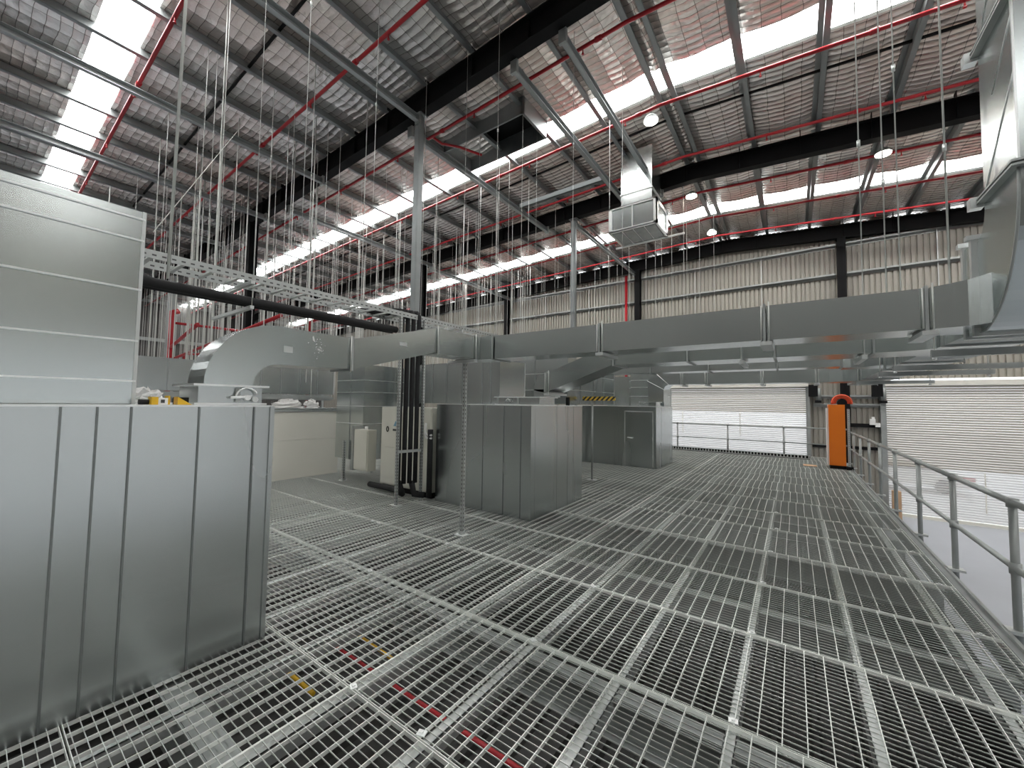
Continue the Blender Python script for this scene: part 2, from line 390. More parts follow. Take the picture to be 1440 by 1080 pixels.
# rafters: I beams following the roof
def ibeam(y, x0, x1, zb, dep, wid, m, name, parent):
    mb = MB()
    pts = [x0, -2.2, x1]
    for (w, za, zc) in ((wid, 0, .02), (.012, .02, dep-.02), (wid, dep-.02, dep)):
        mb.loft([[(x, y-w/2, rz(x, zb)+za), (x, y+w/2, rz(x, zb)+za), (x, y+w/2, rz(x, zb)+zc), (x, y-w/2, rz(x, zb)+zc)] for x in pts])
    x = x0+1
    return mb.build(name, m, parent)
def stiffeners(y, x0, x1, zb, dep, parent, dx=1.3):
    mb = MB(); x = x0
    while x < x1: mb.box(x-.006, x+.006, y-.08, y+.08, rz(x, zb)+.02, rz(x, zb)+dep+.18); x += dx
    return mb.build('purlin_cleats', BLACK, parent)
for i, (y, lab) in enumerate(((-.75, 'black steel rafter overhead nearest the camera'), (5.5, 'black steel rafter crossing high above the nearest pale grey column'),
                 (11.7, 'black steel rafter just behind the hanging air outlet box'), (18.0, 'black steel rafter along the top of the back wall'))):
    o = ibeam(y, XL+.2, XR-.2, 7.93, .47, .22, BLACK, 'rafter', ceiling); o['label'] = lab
    c = stiffeners(y, xs[0], XR-.2, 7.93, .47, o); c['kind'] = 'stuff'
# tie struts (light channels along Y at rafter bottom level)
for (xx, y0, y1, lab) in ((-6.45, -.6, 5.4, 'grey strut running to the top of the near grey column'), (-6.9, 5.6, 11.6, 'grey strut over the middle skylight left of the roof hatch'),
                 (-10.3, -.6, 5.4, 'grey strut under the left skylight, second from the grey column'), (-13.7, -.6, 5.4, 'grey strut under the left skylight, third from the grey column'),
                 (-4.05, 5.6, 11.6, 'light strut over the middle skylight right of the roof hatch'), (-3.05, 5.6, 11.6, 'light strut ending at the hanging air outlet box'),
                 (-17.2, -.6, 5.4, 'grey strut under the left skylight, farthest from the camera'), (-12.6, 5.6, 11.6, 'pale strut crossing the middle skylight among the hanger rods'),
                 (-5.9, 11.8, 17.9, 'pale strut crossing the far skylight left of the air outlet box'), (-12.9, 11.8, 17.9, 'pale strut reaching a dark wall column behind the rods')):
    z = rz(xx, 7.72); t = thing('roof_strut', lab, 'beam', (xx, (y0+y1)/2, z))
    MB().box(xx-.05, xx+.05, y0, y1, z, z+.012).box(xx-.05, xx-.04, y0, y1, z, z+.14).box(xx-.05, xx+.05, y0, y1, z+.13, z+.14).build('channel', STRUT, t)
    MB().box(xx-.07, xx+.07, y0-.04, y0+.02, z-.04, z+.2).build('end_plate', ZINCD, t); MB().box(xx-.07, xx+.07, y1-.02, y1+.04, z-.04, z+.2).build('end_plate', ZINCD, t)
# short cross strut near outlet box
t = thing('roof_strut', 'short grey channel under the roof just left of the air outlet box', 'beam', (-5, 9.9, 7.75))
MB().box(-6.85, -4.1, 9.86, 9.96, 7.7, 7.72).box(-6.85, -4.1, 9.86, 9.87, 7.7, 7.84).build('channel', GREYST, t)

# columns
def column(x, y, zt, m, lab, w=.2):
    t = thing('column', lab, 'column', (x, y, FZ))
    MB().box(x-w/2, x+w/2, y-w/2, y-w/2+.014, FZ+.02, zt).box(x-w/2, x+w/2, y+w/2-.014, y+w/2, FZ+.02, zt).box(x-.006, x+.006, y-w/2, y+w/2, FZ+.02, zt).build('shaft', m, t)
    B(x-w*.75, x+w*.75, y-w*.75, y+w*.75, FZ, FZ+.025).build('base_plate', m, t)
    B(x-w*.6, x+w*.6, y-w*.6, y+w*.6, zt, zt+.02).build('cap_plate', m, t)
    return t
def column_box(x, y, zt, m, lab, w=.16):
    t = thing('column', lab, 'column', (x, y, FZ))
    mb = MB(); r = .02; c = w/2
    prof = [(-c+r, -c), (c-r, -c), (c, -c+r), (c, c-r), (c-r, c), (-c+r, c), (-c, c-r), (-c, -c+r)]
    mb.loft([[(x+a, y+b_, z) for a, b_ in prof] for z in (FZ+.02, zt)]).build('shaft', m, t)
    B(x-w, x+w, y-w, y+w, FZ, FZ+.025).build('base_plate', m, t); B(x-w*.9, x+w*.9, y-.1, y+.1, zt, zt+.03).build('cap_plate', m, t)
column_box(-6.5, 5.5, rz(-6.5, 7.9), PURL, 'pale grey steel column rising in the middle behind the black pipes')
column(-14.9, 5.5, rz(-14.9, 7.93), BLACK, 'black steel column left of centre behind the cable ladder', .26)
column_box(-5.9, 11.7, rz(-5.9, 7.9), PURL, 'slim grey column under the rafter left of the air outlet box')
column(-13.3, 11.7, rz(-13.3, 7.93), BLACK, 'dark column just right of the pale grey central column', .24)
column_box(-23.5, 5.5, rz(-23.5, 7.9), STRUT, 'grey column at far left behind the galvanised tower', .3)
for x, lab in ((-20.6, 'black wall column at the far left end of the back wall'), (-13.3, 'black wall column under the pale strut on the back wall'), (-5.77, 'black wall column right of the red riser on the back wall'), (1.48, 'black wall column above the orange cabinet'), (8.7, 'black wall column beyond the right roller door')):
    column(x, 17.98, rz(x, 7.93), BLACK, lab, .24)

# sprinkler pipes
PY = [(1.75, 'red sprinkler pipe beside the leftmost skylight'), (4.0, 'red sprinkler pipe between left skylight and near rafter'), (6.25, 'red sprinkler pipe crossing behind the top of the grey column'),
      (8.48, 'bright red sprinkler pipe along the middle skylight'), (10.65, 'red sprinkler pipe passing the neck of the air outlet box'), (12.75, 'red sprinkler pipe just beyond the second rafter'),
      (14.72, 'red sprinkler pipe along the far skylight'), (16.45, 'red sprinkler pipe nearest the back wall')]
for y, lab in PY:
    t = thing('sprinkler_pipe', lab, 'pipe', (-2.2, y, 8.08))
    ptsx = [XL+1, -14, -2.2, 4, XR-.3]
    MB().tube([(x, y, rz(x, 8.09)) for x in ptsx], .034, 8).build('pipe', RED, t)
    cp = MB(); x = -30
    while x < XR-1:
        z = rz(x, 8.09); cp.tube([(x-.06, y, z), (x+.06, y, z)], .046, 8); x += 3.9
    cp.build('couplings', RED, t)['kind'] = 'stuff'
    sh = MB(); x = -29
    while x < XR-1:
        z = rz(x, 8.09); sh.tube([(x, y, z-.03), (x, y, z-.11)], .012, 6); sh.tube([(x, y, z-.11), (x, y, z-.125)], .025, 6); x += 2.6
    sh.build('sprinkler_heads', RED, t)['kind'] = 'stuff'
t = thing('sprinkler_pipe', 'short bent red sprinkler drop pipe inside the roof hatch', 'pipe', (-6.3, 6.3, 8))
MB().tube([(-6.95, 6.25, 7.97), (-6.9, 6.55, 7.93), (-6.6, 6.85, 7.9), (-6.35, 7.4, 7.9)], .03, 8).build('pipe', RED, t)
# red risers and mains at the left background
def redpipe(pts, r, lab): return tag(MB().tube(pts, r, 8).build('sprinkler_main', RED), lab, 'pipe')
redpipe([(-20, 4.7, FZ), (-20, 4.7, 5.0), (-20.05, 4.9, 5.1)], .11, 'thick red vertical riser pipe behind the galvanised tower')
redpipe([(-19, 4.9, FZ), (-19, 4.9, 3.3), (-14.5, 6.2, 3.2)], .05, 'thin red vertical pipe right of the thick riser')
redpipe([(-20, 4.7, 3.6), (-13, 3.6, 3.6)], .05, 'horizontal red pipe off the thick riser, upper')
redpipe([(-20, 4.7, 4.6), (-19.5, 8, 4.6)], .05, 'red branch pipe leaving the thick riser below the cable ladder')
redpipe([(-20, 4.7, 3.1), (-9.6, 4.2, 3.55)], .045, 'long low red pipe rising toward the curved duct')
redpipe([(-13, 6.6, FZ), (-13, 6.6, 4.2), (-12.3, 6.6, 4.25)], .05, 'red riser seen through the gap under the curved duct')
redpipe([(-6.24, 17.75, FZ), (-6.24, 17.75, 7.6)], .06, 'thin red riser on the back wall left of the black column')
redpipe([(-6.5, 7.5, 2.62), (-4.5, 7.6, 2.62)], .05, 'short red pipe just below the duct bend in the middle')

# high bay lamps
for (x, y, lab) in ((-2.45, 8.55, 'round high bay lamp next to the middle skylight'), (-2.38, 12.42, 'round high bay lamp right of the air outlet box'), (1.82, 12.3, 'round high bay lamp hanging in front of the black rafter at right'), (-2.3, 15.54, 'round high bay lamp farthest away near the back wall')):
    z = rz(x, 7.88); t = thing('high_bay_lamp', lab, 'lamp', (x, y, z))
    MB().tube([(x, y, z), (x, y, z+.05), (x, y, z+.13)], [.16, .15, .07], 16).build('housing', ZINCD, t)
    MB().tube([(x, y, z-.02), (x, y, z+.002)], .145, 16).build('lens', LAMP, t)
    MB().tube([(x, y, z+.13), (x, y, rz(x, 8.55))], .006, 5).build('cable', BLACK, t)

# ================================================================== PLATFORM
fl = struct('floor_platform', 'galvanised open grating platform floor')
PE = 1.16
def grating_mesh(L_, Wd, off):
    mb = MB(); n = int(round(Wd/.04))
    for k in range(n):
        y = .02+k*.04
        if y > Wd-.008: break
        mb.box(0.004, L_-.004, y-.0016, y+.0016, -.007, -.001)
    nr = len(mb.f)
    x = off
    while x < L_-.01: mb.box(x-.0021, x+.0021, .003, Wd-.003, -.020, 0); x += .1
    mb.box(.002, L_-.002, .002, .005, -.022, .0005).box(.002, L_-.002, Wd-.005, Wd-.002, -.022, .0005).box(.001, .006, 0, Wd, -.025, 0).box(L_-.006, L_-.001, 0, Wd, -.025, 0)
    me = mb.mesh('grating_panel', BARM); me.materials.append(BARD)
    for p in me.polygons[:nr]: p.material_index = 1
    return me
xb = [-11.4, -8.32, -5.30, -2.06, PE]
gm = [grating_mesh(xb[i+1]-xb[i], .98, .03+.02*i) for i in range(4)]
gm2 = [grating_mesh(xb[i+1]-xb[i], .98, .07) for i in range(4)]
j = 0; y = -1.61
while y < 15.2:
    for i in range(4):
        o = link('grating_panel', (gm if (j+i) % 2 else gm2)[i], fl); o.location = (xb[i], y, 0)
    y += .985; j += 1
YE = y
# joists along Y, support beams along X
for k in range(-18, 3):
    x = -.28+.592*k
    MB().box(x-.026, x+.026, -1.6, YE, -.040, -.034).box(x-.026, x-.022, -1.6, YE, -.12, -.034).box(x+.022, x+.026, -1.6, YE, -.12, -.034).build('joist', ZINC, fl)
for yb in (.78, 2.26, 3.85, 5.35, 6.9, 8.4, 9.9, 11.4, 12.9, 14.4):
    MB().box(-11.4, 1.1, yb-.062, yb+.062, -.060, -.050).box(-8.4, 1.1, yb-.004, yb+.004, -.26, -.06).box(-8.4, 1.1, yb-.07, yb+.07, -.27, -.26).box(-8.4, 1.1, yb-.05, yb-.02, -.05, -.045).build('support_beam', ZINCD, fl)
MB().box(PE+.002, PE+.09, -1.6, YE, -.20, .004).build('edge_beam', ZINCD, fl)
MB().box(PE+.045, PE+.055, -1.6, YE, .004, .03).build('edge_angle', ZINCD, fl)
MB().box(-11.4, PE, YE, YE+.08, -.2, .004).build('edge_beam', ZINCD, fl)
# grating clips
clip = MB().box(-.022, .022, -.018, .018, 0, .006).box(-.008, .008, -.008, .008, .006, .014).mesh('grating_clip', BRIGHT)
for (x, y) in ((-.275, 2.36), (-.266, 3.335), (-.25, 4.32), (-.23, 5.29), (-.205, 6.31), (-1.46, 2.33), (-1.454, 3.31), (-1.424, 4.26), (-1.416, 5.29), (-1.486, 1.37), (-2.03, 1.355),
               (-3.277, 2.32), (-3.216, 3.27), (-5.466, 3.39), (-4.6, 3.27), (-4.45, 3.26)):
    o = link('grating_clip', clip, fl); o.location = (x, y, 0); o.rotation_euler.z = random.uniform(-.4, .4)
for x in (-1.42, -.25, .5, 1.05):
    y = 7.3
    while y < 14.5:
        o = link('grating_clip', clip, fl); o.location = (x+random.uniform(-.1, .1), y+random.uniform(-.1, .1), 0); y += random.choice((.985, 1.97))
for y in (4.3, 5.28, 6.27): o = link('grating_clip', clip, fl); o.location = (1.06, y, 0)
# dark deck below the grating
dk = struct('floor_deck', 'dark metal deck below the grating platform')
mb = corrugated(-9.5, 1.05, 0, 0, .25, .03, lambda u, d, z: (u, 0, z))
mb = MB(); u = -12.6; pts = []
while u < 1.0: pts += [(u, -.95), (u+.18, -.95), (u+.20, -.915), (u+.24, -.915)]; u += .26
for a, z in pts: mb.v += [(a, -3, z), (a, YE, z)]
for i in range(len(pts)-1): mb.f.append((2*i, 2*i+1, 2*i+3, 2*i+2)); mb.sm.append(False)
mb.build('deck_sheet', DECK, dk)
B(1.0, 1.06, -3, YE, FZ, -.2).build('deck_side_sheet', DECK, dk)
t = tag(MB().tube([(-3.75, 2.19, -.75), (-.9, 2.20, -.75)], .02, 8).build('conduit', RED), 'red conduit lying under the grating in the foreground', 'pipe')
t = tag(MB().tube([(-3.42, 1.606, -.55), (-2.9, 1.607, -.55)], .016, 8).build('conduit', YELLOW), 'yellow conduit under the grating near the left box corner', 'pipe')
t = tag(MB().tube([(-3.35, 2.23, -.55), (-2.75, 2.20, -.55)], .014, 8).build('conduit', YELLOW), 'thin orange yellow conduit under the grating past the beam', 'pipe')

# guard rails
def rail(name, label, posts, base, ends, xline=None, yline=None, top=.925, mid=.47):
    t = thing(name, label, 'railing', base)
    for (x, y) in posts:
        MB().tube([(x, y, -.1 if xline else 0.0), (x, y, top)], .024, 12).build('post', ZINCD, t)
        MB().tube([(x, y, top-.035), (x, y, top+.03)], .034, 12).build('post_fitting', ZINCD, t); MB().tube([(x, y, mid-.04), (x, y, mid+.04)], .033, 12).build('post_fitting', ZINCD, t)
        MB().box(x-.06, x+.06, y-.05, y+.05, -.01, .012).build('base_plate', ZINC, t)
    MB().tube([(ends[0][0], ends[0][1], top), (ends[1][0], ends[1][1], top)], .024, 12).build('top_rail', ZINCD, t)
    MB().tube([(ends[0][0], ends[0][1], mid), (ends[1][0], ends[1][1], mid)], .021, 12).build('mid_rail', ZINCD, t)
    return t
XRR = 1.30
rail('guard_rail', 'galvanised tube guard rail down the right edge of the platform', [(XRR, y) for y in (1.9, 3.2, 4.53, 5.88, 7.22, 8.67, 10.0, 11.3, 12.65, 13.95, 15.0)], (XRR, 8, 0), ((XRR, .4), (XRR, 15.05)), xline=XRR, mid=.45)
rail('guard_rail', 'galvanised guard rail across the far end before the roller door', [(x, 15.3) for x in (-5.05, -3.46, -1.84, -.26, 1.1)], (-2, 15.3, 0), ((-6.5, 15.3), (1.3, 15.3)), yline=15.3, top=.97, mid=.485)
t = thing('kick_plate', 'perforated galvanised strip along the foot of the far guard rail', 'kick plate', (-2, 15.25, 0))
mb = MB().box(-6.4, .4, 15.2, 15.23, .02, .04).box(-6.4, .4, 15.2, 15.23, .115, .135); x = -6.4
while x < .4: mb.box(x, x+.035, 15.2, 15.22, .04, .115); x += .09
mb.build('perforated_strip', ZINC, t)
B(-6.4, .4, 15.235, 15.245, .0, .14).build('backing_strip', BLACK, t)

# ================================================================== PLENUM BOXES
def panelled(t, x0, x1, y0, y1, z0, z1, seams_y, seams_x, m, gap=.004):
    B(x0+.006, x1-.006, y0+.006, y1-.006, z0, z1-.004).build('core', ZINCD, t)
    ys = [y0]+list(seams_y)+[y1]
    for a, c in zip(ys[:-1], ys[1:]):
        d = random.uniform(.000, .004)
        o = MB().box(x1-.008, x1+d, a+gap/2, c-gap/2, z0+.002, z1-.002).build('side_panel', m, t)
    xs_ = [x0]+list(seams_x)+[x1]
    for a, c in zip(xs_[:-1], xs_[1:]):
        d = random.uniform(.000, .004)
        MB().box(a+gap/2, c-gap/2, y0-d, y0+.008, z0+.002, z1-.002).build('side_panel', m, t)
    B(x0-.004, x1+.006, y0-.006, y1+.004, z1-.004, z1+.006).build('lid', BRIGHT, t)
def seam_strip(t, x, y, z0, z1, horiz='Y'):
    if horiz == 'Y': MB().box(x, x+.012, y-.004, y+.004, z0, z1).build('standing_seam', SEAM, t)
    else: MB().box(x-.003, x+.003, y-.008, y, z0, z1).build('standing_seam', SEAM, t)
t = thing('plenum_box', 'large galvanised box filling the left foreground under the curved duct', 'metal box', (-3.8, .5, 0))
panelled(t, -4.7, -2.93, -.34, 1.25, 0, 1.555, (.0, .286, .412, .541, .841, 1.139), (-3.8,), GALV)
for y in (.286, .412, .541, .841, 1.139): seam_strip(t, -2.93, y, .01, 1.55)
B(-2.94, -2.915, 1.235, 1.262, 0, 1.555).build('corner_angle', GALV, t)
t = thing('plenum_box', 'large galvanised box in the middle behind the slotted support post', 'metal box', (-3.8, 5.3, 0))
panelled(t, -4.78, -2.94, 4.57, 6.18, 0, 1.57, (4.68, 5.305, 5.535, 5.655, 5.856), (-4.146, -3.788, -3.402, -3.103), GALV)
for x in (-3.788, -3.402, -3.103): seam_strip(t, x, 4.57, .01, 1.565, 'X')
B(-2.955, -2.93, 4.56, 4.585, 0, 1.57).build('corner_angle', GALV, t)
t = thing('plenum_box', 'galvanised box with a metal door at the far end', 'metal box', (-3.7, 10.8, 0))
panelled(t, -5.6, -2.82, 10.2, 11.85, 0, 1.565, (10.694, 11.0, 11.265), (-5.0, -4.475, -3.905, -3.787), GALV)
MB().box(-3.60, -2.90, 10.18, 10.19, .04, 1.42).build('door_panel', GALV, t)
MB().box(-3.63, -3.60, 10.175, 10.195, .04, 1.45).box(-2.90, -2.88, 10.175, 10.195, .04, 1.45).box(-3.63, -2.88, 10.175, 10.195, 1.42, 1.45).build('door_frame', ZINC, t)
MB().tube([(-3.53, 10.18, .76), (-3.53, 10.14, .76), (-3.40, 10.14, .75)], .010, 8).build('door_handle', BRIGHT, t)
for z in (.3, .75, 1.2): MB().tube([(-2.895, 10.17, z-.04), (-2.895, 10.17, z+.04)], .01, 6).build('hinge', ZINC, t)

# towers with horizontal seams
def tower(lab, x0, x1, y0, y1, z0, z1, seams, m, loc=None, vx=(), vy=()):
    t = thing('duct_tower', lab, 'metal duct', ((x0+x1)/2, (y0+y1)/2, z0))
    B(x0+.006, x1-.006, y0+.006, y1-.006, z0, z1-.004).build('core', ZINCD, t)
    zs = [z0]+list(seams)+[z1]
    for a, c in zip(zs[:-1], zs[1:]):
        MB().box(x0+.001, x1, y0, y1, a+.003, c-.003).build('sheet_panel', m, t)
        if c < z1: MB().box(x0, x1+.010, y0-.010, y1, c-.005, c+.005).build('seam_strip', BRIGHT, t)
    for x in vx: MB().box(x-.004, x+.004, y0-.008, y0, z0, z1).build('vertical_seam', ZINCD, t)
    for y in vy: MB().box(x1, x1+.008, y-.004, y+.004, z0, z1).build('vertical_seam', ZINCD, t)
    MB().box(x1-.012, x1+.005, y1-.012, y1+.005, z0, z1).build('corner_angle', ZINC, t)
    return t
tower('tall galvanised tower with horizontal seams at the left edge on the near box', -4.5, -3.2, -.55, .60, 1.562, 2.73, (1.70, 1.94, 2.25, 2.55, 2.68), GALV2)
tt = tower('galvanised duct tower with horizontal seams beside the white wall', -7.85, -6.9, 4.62, 5.6, .42, 2.33, (1.15, 1.50, 1.78, 2.02), GALV2, vx=(-7.35,))
for x in (-7.7, -7.0): B(x-.02, x+.02, 5.4, 5.44, 0, .42).build('leg', ZINC, tt)
tt = tower('long polished plenum duct behind the middle box', -5.55, -3.8, 7.3, 9.9, 1.60, 2.58, (1.9, 2.25,), GALV, vy=(7.9, 8.6, 9.2), vx=(-4.6,))
for x, y in ((-5.5, 7.35), (-5.5, 9.85), (-4.9, 7.4), (-4.9, 9.85)): B(x, x+.05, y-.025, y+.025, 0, 1.6).build('leg', ZINCD, tt)
tower('dull ribbed plenum panel between black pipes and the middle box top', -6.4, -4.2, 5.5, 6.3, 1.577, 2.37, (), GALV, vx=(-5.9, -5.5, -5.1, -4.6, -4.4))
tower('galvanised tower with seams on top of the far box with a door', -3.75, -2.84, 11.05, 11.8, 1.572, 2.56, (1.85, 2.1, 2.3), GALV2)
tower('plain duct stub behind the far box top', -4.5, -3.85, 11.2, 11.8, 1.572, 2.42, (), GALV2)
tt = tower('long ribbed metal plenum seen through the gap below the curved duct', -9.6, -9.0, 1.0, 5.2, 1.74, 2.32, (), GALV, vy=(1.6, 2.1, 2.6, 3.1, 3.6, 4.0, 4.4, 4.8))
for y in (1.7, 3.4, 5.0): B(-9.14, -9.1, y-.02, y+.02, 1.43, 1.74).build('leg', ZINC, tt)

# ================================================================== DUCTS
def ring_yz(x0, x1, p, n, h):  # ring centred at p=(y,z) along path in YZ plane; n = normal direction (unit, towards 'outside'), h thickness
    (y, z) = p; a = (y-n[0]*h/2, z-n[1]*h/2); c = (y+n[0]*h/2, z+n[1]*h/2)
    return [(x0, *a), (x1, *a), (x1, *c), (x0, *c)]
def flange_x(t, x, y0, y1, z0, z1, e=.014, w=.009, legs=True):
    MB().box(x-w, x+w, y0-e, y0, z0-e, z1+e).box(x-w, x+w, y1, y1+e, z0-e, z1+e).box(x-w, x+w, y0, y1, z0-e, z0).box(x-w, x+w, y0, y1, z1, z1+e).build('flange', ZINCD, t)
    if legs:
        MB().tube([(x-.02, y0-e-.004, z0), (x-.02, y0-e-.004, z1)], .006, 6).tube([(x+.03, y0-e+.006, z0-.03), (x+.03, y0-e+.006, z1+.03)], .006, 6).build('hanger_rod', ROD, t)
        MB().box(x-.03, x+.05, y0-e-.02, y1+e+.02, z0-e-.03, z0-e).build('hanger_bracket', ZINC, t)
def flange_y(t, y, x0, x1, z0, z1, e=.014, w=.009):
    MB().box(x0-e, x0, y-w, y+w, z0-e, z1+e).box(x1, x1+e, y-w, y+w, z0-e, z1+e).box(x0, x1, y-w, y+w, z0-e, z0).box(x0, x1, y-w, y+w, z1, z1+e).build('flange', ZINCD, t)
    MB().tube([(x1+e+.004, y-.02, z0-.03), (x1+e+.004, y-.02, z1+.02)], .006, 6).build('hanger_rod', ROD, t)
def arc(c, R, a0, a1, n=14): return [(c[0]+R*math.cos(math.radians(a0+(a1-a0)*k/n)), c[1]+R*math.sin(math.radians(a0+(a1-a0)*k/n))) for k in range(n+1)]

# branch duct 1
t = thing('branch_duct', 'nearest galvanised duct rising from the left box and crossing to the right riser', 'duct', (-1.2, 3.7, 2.1))
xa, xb_ = -3.52, -3.20
cy, cz = 1.40, 1.70
o_ = arc((cy, cz), .465, 180, 90); i_ = arc((cy, cz), .17, 180, 90)
MB().loft([[(xa, *i), (xb_, *i), (xb_, *o), (xa, *o)] for i, o in zip(i_, o_)]).build('duct_elbow', GALV2, t)
MB().hexa([(xa, 1.40, 1.87), (xb_, 1.40, 1.87), (xb_, 1.99, 1.883), (xa, 1.99, 1.883), (xa, 1.40, 2.165), (xb_, 1.40, 2.165), (xb_, 1.99, 2.158), (xa, 1.99, 2.158)]).build('duct_section', GALV2, t)
flange_y(t, 2.01, xa, xb_, 1.883, 2.158)
MB().hexa([(xa, 2.03, 1.885), (xb_, 2.03, 1.885), (xb_, 3.03, 2.150), (xa, 3.03, 2.150), (xa, 2.03, 2.160), (xb_, 2.03, 2.160), (xb_, 3.03, 2.42), (xa, 3.03, 2.42)]).build('duct_section', GALV2, t)
flange_y(t, 3.05, xa, xb_, 2.15, 2.42)
B(xa, xb_, 3.07, 3.68, 2.145, 2.425).build('duct_section', GALV2, t)
flange_y(t, 3.69, xa, xb_, 2.145, 2.425)
B(xb_, xb_+.0012, 1.43, 1.50, 1.97, 2.02).build('sticker', ZINC, t); B(xb_, xb_+.0012, 2.53, 2.62, 2.165, 2.20).build('sticker', ZINC, t)
sp_ = MB(); rs = random.Random(5)
for k in range(42):
    y = 1.70+rs.gauss(0, .022); z = 2.03+rs.gauss(0, .035); q = rs.uniform(.0012, .0035)
    sp_.box(xb_, xb_+.001, y-q, y+q, z-q, z+q)
sp_.hexa([(xb_, 1.655, 2.09), (xb_+.001, 1.655, 2.09), (xb_+.001, 1.675, 2.08), (xb_, 1.675, 2.08), (xb_, 1.650, 2.12), (xb_+.001, 1.650, 2.12), (xb_+.001, 1.660, 2.13), (xb_, 1.660, 2.13)])
sp_.build('paint_spatter', WHITE, t)['kind'] = 'stuff'
# plan elbow turning to +X : centre (-2.9?, 3.72)
Yn, Yf = 3.72, 4.07; Z0, Z1 = 2.135, 2.412
ri = arc((-3.0, 3.60), .18, 180, 90, 8); ro = arc((-3.0, 3.60), .50, 180, 90, 8)
ri = [(-3.20, 3.705)]+[(-3.0+.2*math.cos(math.radians(a)), 3.70+.02*math.sin(math.radians(a))) for a in (180, 150, 120, 90)]
inn = [(-3.20, 3.70), (-3.165, 3.712), (-3.10, 3.718), (-3.0, 3.72), (-2.97, 3.72)]
out = [(-3.52, 3.70), (-3.48, 3.88), (-3.36, 4.01), (-3.16, 4.065), (-2.97, 4.07)]
MB().loft([[(*i, Z0), (*i, Z1+.01), (*q, Z1+.01), (*q, Z0)] for i, q in zip(inn, out)]).build('duct_elbow', GALV2, t)
flange_x(t, -2.955, Yn, Yf, Z0, Z1, legs=False)
joints = [-2.94, -1.582, -.178, .735]
for a, c in zip(joints[:-1], joints[1:]):
    B(a+.016, c-.016, Yn, Yf, Z0, Z1).build('duct_section', GALV2, t)
for x in joints[1:]: flange_x(t, x, Yn, Yf, Z0, Z1)
# shoe into trunk
sh = [(.752, 3.72), (.80, 3.72), (.86, 3.715), (.92, 3.70), (.96, 3.67), (1.0, 3.62)]
MB().loft([[(x, y, Z0), (x, 4.07+(x-.75)*.2, Z0), (x, 4.07+(x-.75)*.2, Z1+(x-.75)*.12), (x, y, Z1+(x-.75)*.12)] for x, y in sh]).build('duct_elbow', GALV2, t)
def damper(x0, x1, y0, y1, z0, z1, lab, face='X'):
    t = thing('fire_damper', lab, 'damper', ((x0+x1)/2, (y0+y1)/2, z0))
    B(x0, x1, y0, y1, z0, z1-.012).build('casing', GALV, t)
    B(x0-.035, x1+.035, y0-.035, y1+.035, z1-.014, z1).build('top_flange', BRIGHT, t)
    B(x0-.025, x1+.025, y0-.025, y1+.025, z0, z0+.012).build('bottom_flange', BRIGHT, t)
    if face == 'X':
        MB().box(x1, x1+.02, y0+(y1-y0)*.55, y0+(y1-y0)*.62, z0+.02, z1-.02).build('stiffener', ZINCD, t)
        yc = y0+(y1-y0)*.72; zc = z0+.05; R_ = (z1-z0)*.5
        MB().tube([(x1+.03, yc-R_*math.cos(a), zc+R_*math.sin(a)) for a in [math.pi*k/10*.9 for k in range(11)]], .006, 6).build('quadrant', BRIGHT, t)
        MB().tube([(x1+.035, yc-.10, zc), (x1+.035, yc+.03, zc+.01)], .009, 8).build('lever', BRIGHT, t)
        MB().tube([(x1, yc, zc), (x1+.05, yc, zc)], .018, 10).build('hub', BRIGHT, t)
        MB().tube([(x1+.02, yc+.05, zc-.01), (x1+.04, yc+.05, zc-.01)], .02, 10).build('wing_nut', ZINC, t)
    else:
        xc = x0+(x1-x0)*.3; zc = z0+.05
        MB().tube([(xc-.04*math.cos(a), y0-.03, zc+.04*math.sin(a)) for a in [math.pi*k/8 for k in range(9)]], .006, 6).build('quadrant', BRIGHT, t)
        MB().tube([(xc-.06, y0-.03, zc), (xc+.06, y0-.03, zc+.03)], .008, 8).build('lever', ZINCD, t)
        B(x0+(x1-x0)*.5, x0+(x1-x0)*.54, y0-.015, y0, z0, z1).build('stiffener', ZINCD, t)
    return t
damper(-3.55, -3.17, .90, 1.28, 1.562, 1.70, 'galvanised damper frame with lever at the foot of the curved duct')
damper(-3.75, -2.98, 4.85, 5.3, 1.577, 1.70, 'pale damper frame with lever on the middle box', 'Y')
damper(-3.25, -2.86, 10.35, 10.75, 1.572, 1.69, 'small damper frame with lever on the far box', 'Y')

# branch duct 2 (from the middle box, ramp along X, then straight)
t = thing('branch_duct', 'second galvanised duct rising from the middle box behind the nearest duct', 'duct', (-.5, 5.2, 2.1))
y0, y1 = 4.92, 5.42
MB().box(-3.12, -2.95, y0, y1, 1.70, 1.81).build('duct_collar', GALV, t)
MB().loft([[(x, y0, a), (x, y1, a), (x, y1, c), (x, y0, c)] for x, a, c in ((-3.12, 1.80, 1.86), (-3.05, 1.78, 2.02), (-2.95, 1.765, 2.04), (-2.9, 1.77, 2.045))]).build('duct_elbow', GALV2, t)
flange_x(t, -2.90, y0, y1, 1.77, 2.05)
MB().hexa([(-2.885, y0, 1.775), (-1.92, y0, 2.12), (-1.92, y1, 2.12), (-2.885, y1, 1.775), (-2.885, y0, 2.055), (-1.92, y0, 2.39), (-1.92, y1, 2.39), (-2.885, y1, 2.055)]).build('duct_section', GALV2, t)
jj = [-1.90, -1.0, -.15, .62]
for x in jj: flange_x(t, x, y0, y1, 2.12, 2.39, legs=False)
for a, c in zip(jj[:-1], jj[1:]): B(a+.014, c-.014, y0, y1, 2.12, 2.39).build('duct_section', GALV2, t)
MB().loft([[(x, y, 2.12), (x, y1+.02, 2.12), (x, y1+.02, 2.39), (x, y, 2.39)] for x, y in ((.634, y0), (.75, y0), (.85, y0-.02), (.95, y0-.07), (1.0, y0-.12))]).build('duct_elbow', GALV2, t)
